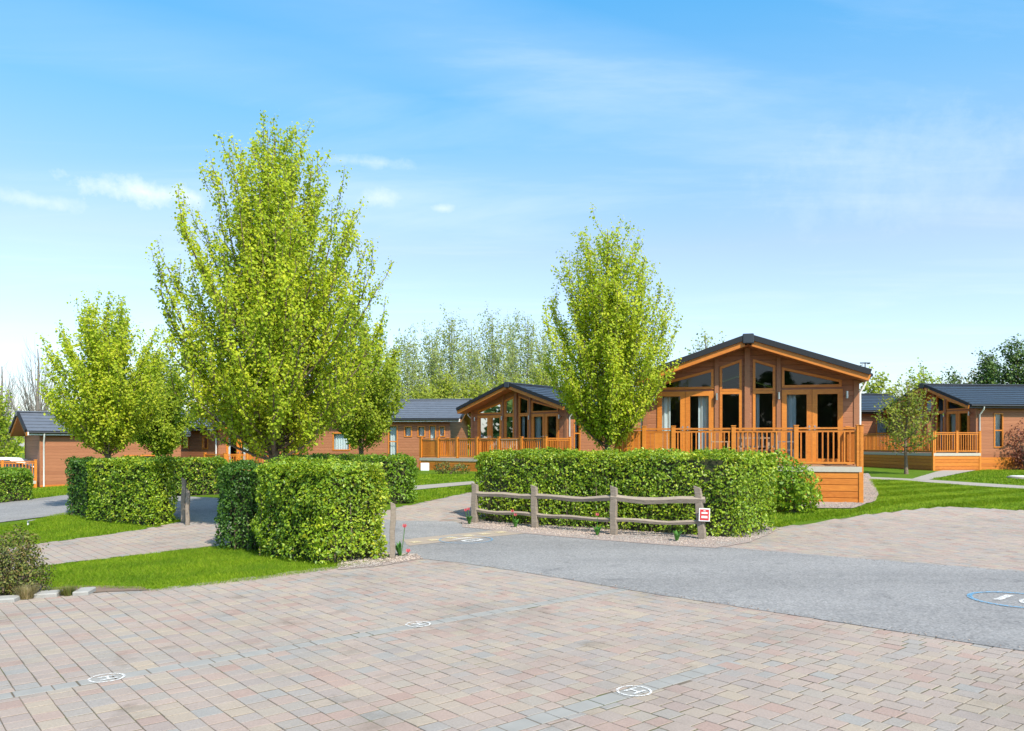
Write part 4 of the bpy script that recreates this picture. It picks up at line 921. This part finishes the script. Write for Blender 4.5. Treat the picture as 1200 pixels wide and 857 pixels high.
# main lodge
yw = R(15); rt, bk = locframe(yw); Yd = 19.5; pc = Vector(at(1009, Yd)); zfl = zat(547, Yd)
gc = pc+bk*1.78-rt*2.70; gzl = gzf(*pc)
lodge('nearest brown timber lodge with full glazed gable and orange frames', (gc.x, gc.y, gzl), yw, zf=zfl-gzl, hw=2.93, ohs=.17, sides=[(-1, 2.2, 2.9, .2, 2.0, 1)])
deck('orange timber deck with open balusters in front of the nearest lodge', (pc.x, pc.y), -rt, 6.2, 1.76, zfl, [1.55, 1.56, 1.56, .78, .75], closed=(3, 4), sides=('R',))
# aerial on the roof corner
ae = MB(); q = gc+rt*3.1; ae.tube([(0, 0, 0), (0, 0, .32)], .014, 6); ae.bar((-.14, 0, .30), (.14, 0, .30), .02, .03); ae.bar((-.1, -.08, .24), (-.1, .08, .24), .015, .015); ae.bar((.1, -.08, .28), (.1, .08, .28), .015, .015)
o = ae.build('roof_aerial', M['dark'], None); o.location = (q.x, q.y, gzl+(zfl-gzl)+3.55-.342*3.1+.01); tag(o, 'tiny dark aerial on the right roof edge of the nearest lodge', 'aerial')
# middle lodge
yw2 = R(40); rt2, bk2 = locframe(yw2); gp = Vector(at(593, 36.3))+bk2*.78; gz2 = gzf(gp.x, gp.y)
z2f = 4.45-3.55
lodge('middle brown timber lodge with glazed gable beyond the long hedge', (gp.x, gp.y, gz2), yw2, zf=z2f-gz2, sides=[(1, .55, 1.05, .35, 2.0, 1), (1, 4.2, 5.0, .9, 1.9, 1), (1, 7.5, 8.2, .9, 1.9, 1)])
dp = gp-bk2*1.9+rt2*3.2; 
deck('orange timber deck of the middle lodge, partly closed with boards', (dp.x, dp.y), -rt2, 7.9, 1.85, z2f, [1.35, 1.35, 1.35, 1.3, 1.3, 1.25], closed=(5,), sides=('L', 'R'), rail=.93)
# right lodge
yw3 = R(82); rt3, bk3 = locframe(yw3); Y3 = 37.5; cr = Vector(at(1144, Y3)); gp3 = cr-rt3*2.97; gz3 = gzf(cr.x, cr.y); z3f = zat(531, 37)
lodge('dark roofed brown lodge at the right, its long wall facing the camera', (gp3.x, gp3.y, gz3), yw3, zf=z3f-gz3, sides=[(1, .95, 1.45, .25, 1.95, 1), (1, 5.2, 6.0, .6, 1.9, 1)], pitch=.36)
d3 = cr-bk3*.02-rt3*.0
deck('orange timber deck before the gable of the dark roofed lodge', (cr.x-.02, cr.y-.35), -bk3, 2.45, 6.3, z3f, [1.225, 1.225], sides=('L',), rail=.98)
# grey roofed lodge
yw4 = R(-84); rt4, bk4 = locframe(yw4)         # its gable faces right, the long wall faces the camera
Y4 = 42.0; c4 = Vector(at(527, Y4)); gz4 = gzf(c4.x, c4.y); z4f = zat(490, Y4)-2.5
gp4 = c4+rt4*2.97 if False else c4-rt4*(-2.97)
e4 = lodge('grey roofed brown lodge with small windows left of the middle lodge', (gp4.x, gp4.y, gz4), yw4, zf=max(.3, z4f-gz4), prow=False, tile='tile_grey', pitch=.36,
      sides=[(-1, .25, .6, 1.35, 1.95, 1), (-1, .75, 1.15, .9, 2.0, 1), (-1, 1.35, 1.8, 1.35, 1.95, 1), (-1, 2.1, 2.55, 1.35, 1.95, 1), (-1, 2.9, 3.45, .2, 2.0, 1), (-1, 5.6, 6.6, .6, 1.6, 1), (-1, 8.5, 9.5, 1.0, 1.9, 1)], lamps=False, skirt='clad', dpipe=False)
# lodge behind the big tree, gable to the right
yw5 = R(-52); rt5, bk5 = locframe(yw5); Y5 = 41.0; c5 = Vector(at(256, Y5)); gz5 = gzf(c5.x, c5.y); zf5 = zat(508, Y5)-2.35-.0
gp5 = c5+rt5*2.97
lodge('brown lodge with a blue grey roof seen behind the tallest tree', (gp5.x, gp5.y, gz5), yw5, zf=max(.25, zf5-gz5), tile='tile_grey', sides=[(-1, 1.0, 1.6, 1.2, 1.9, 1), (-1, 3.0, 3.8, 1.2, 1.9, 1)], lamps=False)
q5 = gp5-bk5*2.0+rt5*2.6
deck('orange timber deck seen below the tallest tree', (q5.x, q5.y), -rt5, 6.4, 1.95, gz5+max(.25, zf5-gz5), [1.28]*5, sides=('L', 'R'), rail=.95)
# far left lodge
yw6 = R(48); rt6, bk6 = locframe(yw6); Y6 = 36.0; c6 = Vector(at(47, Y6)); gz6 = gzf(c6.x, c6.y)
hw6 = 1.75; gp6 = c6-rt6*hw6; ez6 = zat(505.5, Y6); f6 = .35; rid6 = ez6-gz6-f6+.47*(hw6+.25)
lodge('small brown lodge with a blue grey roof at the far left', (gp6.x, gp6.y, gz6), yw6, hw=hw6, Lg=6.4, zf=f6, prow=False, tile='tile_grey', pitch=.47, ridge=rid6, ohf=.6, ohs=.25, sides=[(1, 3.6, 4.3, .35, 1.15, 1), (1, 4.4, 5.1, .35, 1.15, 1)], lamps=False)
q6 = c6-bk6*.02
deck('orange timber deck at the gable end of the far left lodge', (q6.x, q6.y-.3), -bk6, 2.6, 3.2, gz6+.35, [1.3, 1.3], sides=('L',), rail=.9)
# lodge glimpsed in the gap between main and right lodges
yw7 = R(80); rt7, bk7 = locframe(yw7); Y7 = 44.0; c7 = Vector(at(1010, Y7)); gz7 = gzf(c7.x, c7.y)
lodge('brown lodge glimpsed between the nearest lodge and the thin airy tree', (c7.x-rt7.x*2.97-bk7.x*2, c7.y-rt7.y*2.97-bk7.y*2, gz7), yw7, zf=.75, Lg=5.5, prow=False, sides=[(1, 2.9, 3.7, .3, 1.95, 1)], lamps=False)

# small things beside the lodges
bx, by = at(498, 37); mb = MB(); mb.box(-.2, .2, -.1, .1, 0, .38); o = mb.build('meter_box', M['curtain'], None, .02); o.location = (bx, by, gzf(bx, by)); tag(o, 'white meter box on the grass left of the middle lodge deck', 'box')
bx, by = ground(1186, 549.5); e = empty('bollard_light', (bx, by, gzf(bx, by))); tag(e, 'dark teal bollard light on the lawn before the right lodge', 'bollard')
mb = MB(); mb.lathe((0, 0, 0), [(.11, 0), (.11, .92), (.10, .95)], 16); mb.build('post', M['teal'], e)
mb = MB(); mb.lathe((0, 0, .951), [(.115, 0), (.115, .10), (.09, .15), (.02, .16)], 16); mb.build('cap', M['dark'], e)
bx, by = ground(1198, 561); e = empty('drain_cover', (bx, by, gzf(bx, by))); tag(e, 'pale round inspection cover in the lawn at the right edge', 'cover'); mb = MB(); mb.lathe((0, 0, 0), [(.52, 0), (.52, .07), (.47, .09)], 24); mb.build('rim', M['concrete'], e); mb = MB(); mb.lathe((0, 0, .091), [(.42, 0), (.40, .02)], 24); mb.build('lid', M['white'], e)
bx, by = ground(33, 616); e = empty('lawn_marker', (bx, by, gzf(bx, by))); tag(e, 'small white peg with a sloping top on the left lawn', 'marker'); mb = MB(); mb.box(-.015, .015, -.015, .015, 0, .10); mb.build('peg', M['white'], e); mb = MB(); mb.bar((0, 0, .105), (.14, 0, .135), .09, .02); mb.build('plate', M['slab'], e)

# garden furniture on the decks
def bench(label, p, yaw, z, w, mat='teak', group='garden seats on the decks', name='garden_chair'):
    e = empty(name, (p[0], p[1], z), yaw); tag(e, label, 'seat', group)
    mb = MB()
    for i in range(5): mb.box(-w/2, w/2, -.24+i*.098, -.24+i*.098+.085, .40, .425)
    mb.build('seat', M[mat], e)
    mb = MB(); mb.box(-w/2, w/2, .235, .265, .86, .93); mb.box(-w/2, w/2, .235, .265, .48, .53); n = max(4, int(w/.09))
    for i in range(n): x = -w/2+(i+.5)*w/n; mb.box(x-.022, x+.022, .24, .26, .531, .859)
    mb.build('backrest', M[mat], e)
    for sx in (-1, 1):
        for (y, h) in ((-.22, .62), (.25, .95)):
            mb = MB(); mb.box(sx*w/2-.03, sx*w/2+.03, y-.03, y+.03, 0, h); mb.build('leg', M[mat], e)
        mb = MB(); mb.box(sx*w/2-.04, sx*w/2+.04, -.26, .22, .621, .65); mb.build('armrest', M[mat], e)
    return e
def table(label, p, yaw, z, w, d):
    e = empty('garden_table', (p[0], p[1], z), yaw); tag(e, label, 'table')
    mb = MB(); n = 7
    for i in range(n): mb.box(-w/2, w/2, -d/2+i*d/n, -d/2+(i+.88)*d/n, .72, .75)
    mb.build('tabletop', M['teak'], e)
    for sx in (-1, 1):
        for sy in (-1, 1): mb = MB(); mb.box(sx*(w/2-.1)-.035, sx*(w/2-.1)+.035, sy*(d/2-.1)-.035, sy*(d/2-.1)+.035, 0, .719); mb.build('leg', M['teak'], e)
dk = lambda a, b: tuple(pc-rt*a+bk*b)
table('slatted wooden table behind the railing of the nearest deck', dk(2.55, .88), -yw, zfl, .9, .6)
bench('slatted wooden bench with its back to the railing on the nearest deck', dk(2.55, .36), -yw+math.pi, zfl, 1.05)
bench('grey chair right of the wooden table on the nearest deck', dk(1.75, .8), -yw-math.pi/2, zfl, .52, 'grey_weave')
bench('wooden chair left of the table on the nearest deck', dk(3.45, .85), -yw+math.pi/2, zfl, .55)
q = Vector((cr.x, cr.y))-bk3*1.5-rt3*4.4; bench('dark woven seat on the deck of the dark roofed lodge', (q.x, q.y), -yw3, z3f, 1.3, 'grey_weave')
q = gp-bk2*1.0; bench('wooden seat on the middle lodge deck', (q.x, q.y), -yw2, z2f, 1.2)

# white car behind the far left hedge
def car():
    x, y = at(4, 37); g = gzf(x, y); e = empty('parked_car', (x, y, g), R(14)); tag(e, 'white car half hidden by the hedge at the left picture edge', 'car')
    prof = [(-2.0, .35), (-2.05, .62), (-1.9, .92), (-1.55, .98), (-1.0, 1.42), (-.4, 1.52), (.5, 1.50), (1.2, 1.30), (1.75, 1.02), (2.0, .80), (2.02, .40)]
    mb = MB(); n = len(prof); secs = [(-.86, .88), (-.8, .98), (-.55, 1.0), (.55, 1.0), (.8, .98), (.86, .88)]; vs = []
    for yy, s in secs:
        for px_, pz in prof: vs.append((px_*(.97+.03*s), yy*(1 if pz < 1.0 else .84), .3+(pz-.3)*s))
    fs = [(r*n+k, r*n+k+1, (r+1)*n+k+1, (r+1)*n+k) for r in range(5) for k in range(n-1)]+[tuple(range(n)), tuple(range(5*n+n-1, 5*n-1, -1)), tuple(r*n for r in range(6)), tuple(r*n+n-1 for r in range(5, -1, -1))]
    mb.add(vs, fs, True); mb.build('body', M['white'], e)
    for s in (-1, 1):
        w = MB(); w.add([(-1.35, s*.80, 1.02), (-.95, s*.735, 1.36), (.5, s*.735, 1.40), (1.15, s*.80, 1.04)], [(0, 1, 2, 3)]); w.build('side_window', M['dark'], e)
        for xx in (-1.3, 1.3):
            w = MB(); w.tube([(xx, s*.68, .31), (xx, s*.88, .31)], .31, 18); t = w.build('wheel', M['dark'], e); w = MB(); w.tube([(xx, s*.881, .31), (xx, s*.888, .31)], .19, 14); w.build('rim', M['steel'], t)
car()

# ------------------------------------------------------------------ sky, sun, camera
SUN_AZ, SUN_EL = 150.0, 48.0                       # compass from +Y, clockwise
w = bpy.data.worlds.new('World'); SC.world = w; w.use_nodes = True; nt = w.node_tree; bg = nt.nodes['Background']
sky = N(nt, 'ShaderNodeTexSky', sky_type='NISHITA', sun_disc=False); sky.sun_elevation = R(SUN_EL); sky.sun_rotation = R(SUN_AZ); sky.air_density = 1.0; sky.dust_density = 1.0; sky.ozone_density = 1.0
tc = N(nt, 'ShaderNodeTexCoord'); sp = N(nt, 'ShaderNodeSeparateXYZ'); L(nt, tc.outputs['Generated'], sp.inputs[0])
mz = N(nt, 'ShaderNodeMath', operation='MAXIMUM'); L(nt, sp.outputs[2], mz.inputs[0]); mz.inputs[1].default_value = .03
cv = N(nt, 'ShaderNodeCombineXYZ')
for i in (0, 1):
    d = N(nt, 'ShaderNodeMath', operation='DIVIDE'); L(nt, sp.outputs[i], d.inputs[0]); L(nt, mz.outputs[0], d.inputs[1]); L(nt, d.outputs[0], cv.inputs[i])
mp = N(nt, 'ShaderNodeMapping'); mp.inputs['Scale'].default_value = (.55, 1.5, 1); mp.inputs['Rotation'].default_value = (0, 0, R(24)); L(nt, cv.outputs[0], mp.inputs[0])
nz = N(nt, 'ShaderNodeTexNoise', Scale=.8, Detail=9.0, Roughness=.62, Distortion=.5); L(nt, mp.outputs[0], nz.inputs['Vector'])
thin = ramp(nt, nz.outputs[0], [(.50, (0, 0, 0)), (.9, (.22, .22, .22))])
# small clouds at a few bearings
fine = N(nt, 'ShaderNodeTexNoise', Scale=26.0, Detail=8.0, Roughness=.65); L(nt, tc.outputs['Generated'], fine.inputs['Vector'])
acc = None
for px, py, wd, hg, am in ((172, 226, 62, 17, .62), (45, 236, 46, 9, .35), (448, 233, 26, 11, .35), (430, 190, 60, 7, .3), (520, 244, 14, 5, .3), (1060, 205, 150, 60, .12)):
    dv = Vector(((px-CX)/F, 1, (HY-py)/F)).normalized(); sb = N(nt, 'ShaderNodeVectorMath', operation='SUBTRACT'); L(nt, tc.outputs['Generated'], sb.inputs[0]); sb.inputs[1].default_value = dv
    ml = N(nt, 'ShaderNodeVectorMath', operation='MULTIPLY'); L(nt, sb.outputs[0], ml.inputs[0]); ml.inputs[1].default_value = (F/wd, F/wd, F/hg)
    ln = N(nt, 'ShaderNodeVectorMath', operation='LENGTH'); L(nt, ml.outputs[0], ln.inputs[0])
    a = N(nt, 'ShaderNodeMath', operation='MULTIPLY_ADD'); L(nt, fine.outputs[0], a.inputs[0]); a.inputs[1].default_value = 2.6; a.inputs[2].default_value = -.35
    s = N(nt, 'ShaderNodeMath', operation='SUBTRACT', use_clamp=True); L(nt, a.outputs[0], s.inputs[0]); L(nt, ln.outputs['Value'], s.inputs[1])
    m = N(nt, 'ShaderNodeMath', operation='MULTIPLY'); L(nt, s.outputs[0], m.inputs[0]); m.inputs[1].default_value = am
    if acc is None: acc = m.outputs[0]
    else:
        q = N(nt, 'ShaderNodeMath', operation='ADD', use_clamp=True); L(nt, acc, q.inputs[0]); L(nt, m.outputs[0], q.inputs[1]); acc = q.outputs[0]
def band_mask(px, py, ax, ay, hl, hw, am):
    c = Vector(((px-CX)/F, 1, (HY-py)/F)); cn = c.normalized(); t = Vector((ax, 0, -ay)).normalized(); t = (t-cn*t.dot(cn)).normalized(); n_ = cn.cross(t); outs = None
    for v, wd in ((t, hl/F), (n_, hw/F)):
        d = N(nt, 'ShaderNodeVectorMath', operation='DOT_PRODUCT'); L(nt, tc.outputs['Generated'], d.inputs[0]); d.inputs[1].default_value = v/wd
        p = N(nt, 'ShaderNodeMath', operation='POWER'); ab = N(nt, 'ShaderNodeMath', operation='ABSOLUTE'); L(nt, d.outputs['Value'], ab.inputs[0]); L(nt, ab.outputs[0], p.inputs[0]); p.inputs[1].default_value = 2
        m = N(nt, 'ShaderNodeMath', operation='SUBTRACT', use_clamp=True); m.inputs[0].default_value = 1; L(nt, p.outputs[0], m.inputs[1])
        if outs is None: outs = m.outputs[0]
        else:
            k = N(nt, 'ShaderNodeMath', operation='MULTIPLY'); L(nt, outs, k.inputs[0]); L(nt, m.outputs[0], k.inputs[1]); outs = k.outputs[0]
    k = N(nt, 'ShaderNodeMath', operation='MULTIPLY'); L(nt, outs, k.inputs[0]); r = ramp(nt, nz.outputs[0], [(.3, (.25*am,)*3), (.65, (am,)*3)]); L(nt, r.outputs[0], k.inputs[1]); return k.outputs[0]
for bm_ in (band_mask(600, 62, 425, 125, 380, 60, .17), band_mask(980, 150, 420, 60, 380, 120, .07), band_mask(200, 60, 420, 90, 260, 40, .12), band_mask(330, 250, 420, -20, 420, 60, .14)):
    q = N(nt, 'ShaderNodeMath', operation='ADD', use_clamp=True); L(nt, acc, q.inputs[0]); L(nt, bm_, q.inputs[1]); acc = q.outputs[0]
q = N(nt, 'ShaderNodeMath', operation='ADD', use_clamp=True); L(nt, thin.outputs[0], q.inputs[0]); L(nt, acc, q.inputs[1])
zr_ = ramp(nt, sp.outputs[2], [(.02, (.82, .84, .94)), (.12, (.90, .90, .97)), (.24, (.96, .93, .98)), (.38, (.67, 1.06, 1.10)), (.52, (.40, 1.12, 1.30)), (.72, (.95, 1.0, 1.0))])
deep = mixc(nt, 1.0, sky.outputs[0], zr_.outputs[0], 'MULTIPLY')
cloud = mixc(nt, q.outputs[0], deep, (4.9, 5.1, 5.2))
L(nt, cloud, bg.inputs[0]); bg.inputs[1].default_value = .140
sd = bpy.data.lights.new('sun', 'SUN'); sd.energy = 3.8; sd.angle = R(.5); sd.color = (1.0, .92, .80); so = bpy.data.objects.new('sun', sd); COL.objects.link(so)
az, el = R(SUN_AZ), R(SUN_EL); S = Vector((math.sin(az)*math.cos(el), math.cos(az)*math.cos(el), math.sin(el))); so.rotation_euler = (-S).to_track_quat('-Z', 'Y').to_euler()

cam = bpy.data.cameras.new('camera'); co = bpy.data.objects.new('camera', cam); COL.objects.link(co); co.location = (0, 0, CAMZ); co.rotation_euler = (R(90), 0, 0)
cam.sensor_width = 36; cam.lens = 36*F/1200; cam.shift_y = (HY-428.5)/1200; cam.clip_start = .1; cam.clip_end = 3000; SC.camera = co
SC.view_settings.view_transform = 'Standard'; SC.view_settings.look = 'None'; SC.view_settings.exposure = .84; SC.view_settings.gamma = 1; SC.view_settings.use_curve_mapping = False
SC.render.engine = 'CYCLES'; SC.cycles.use_denoising = True; SC.cycles.max_bounces = 6; SC.cycles.transparent_max_bounces = 12
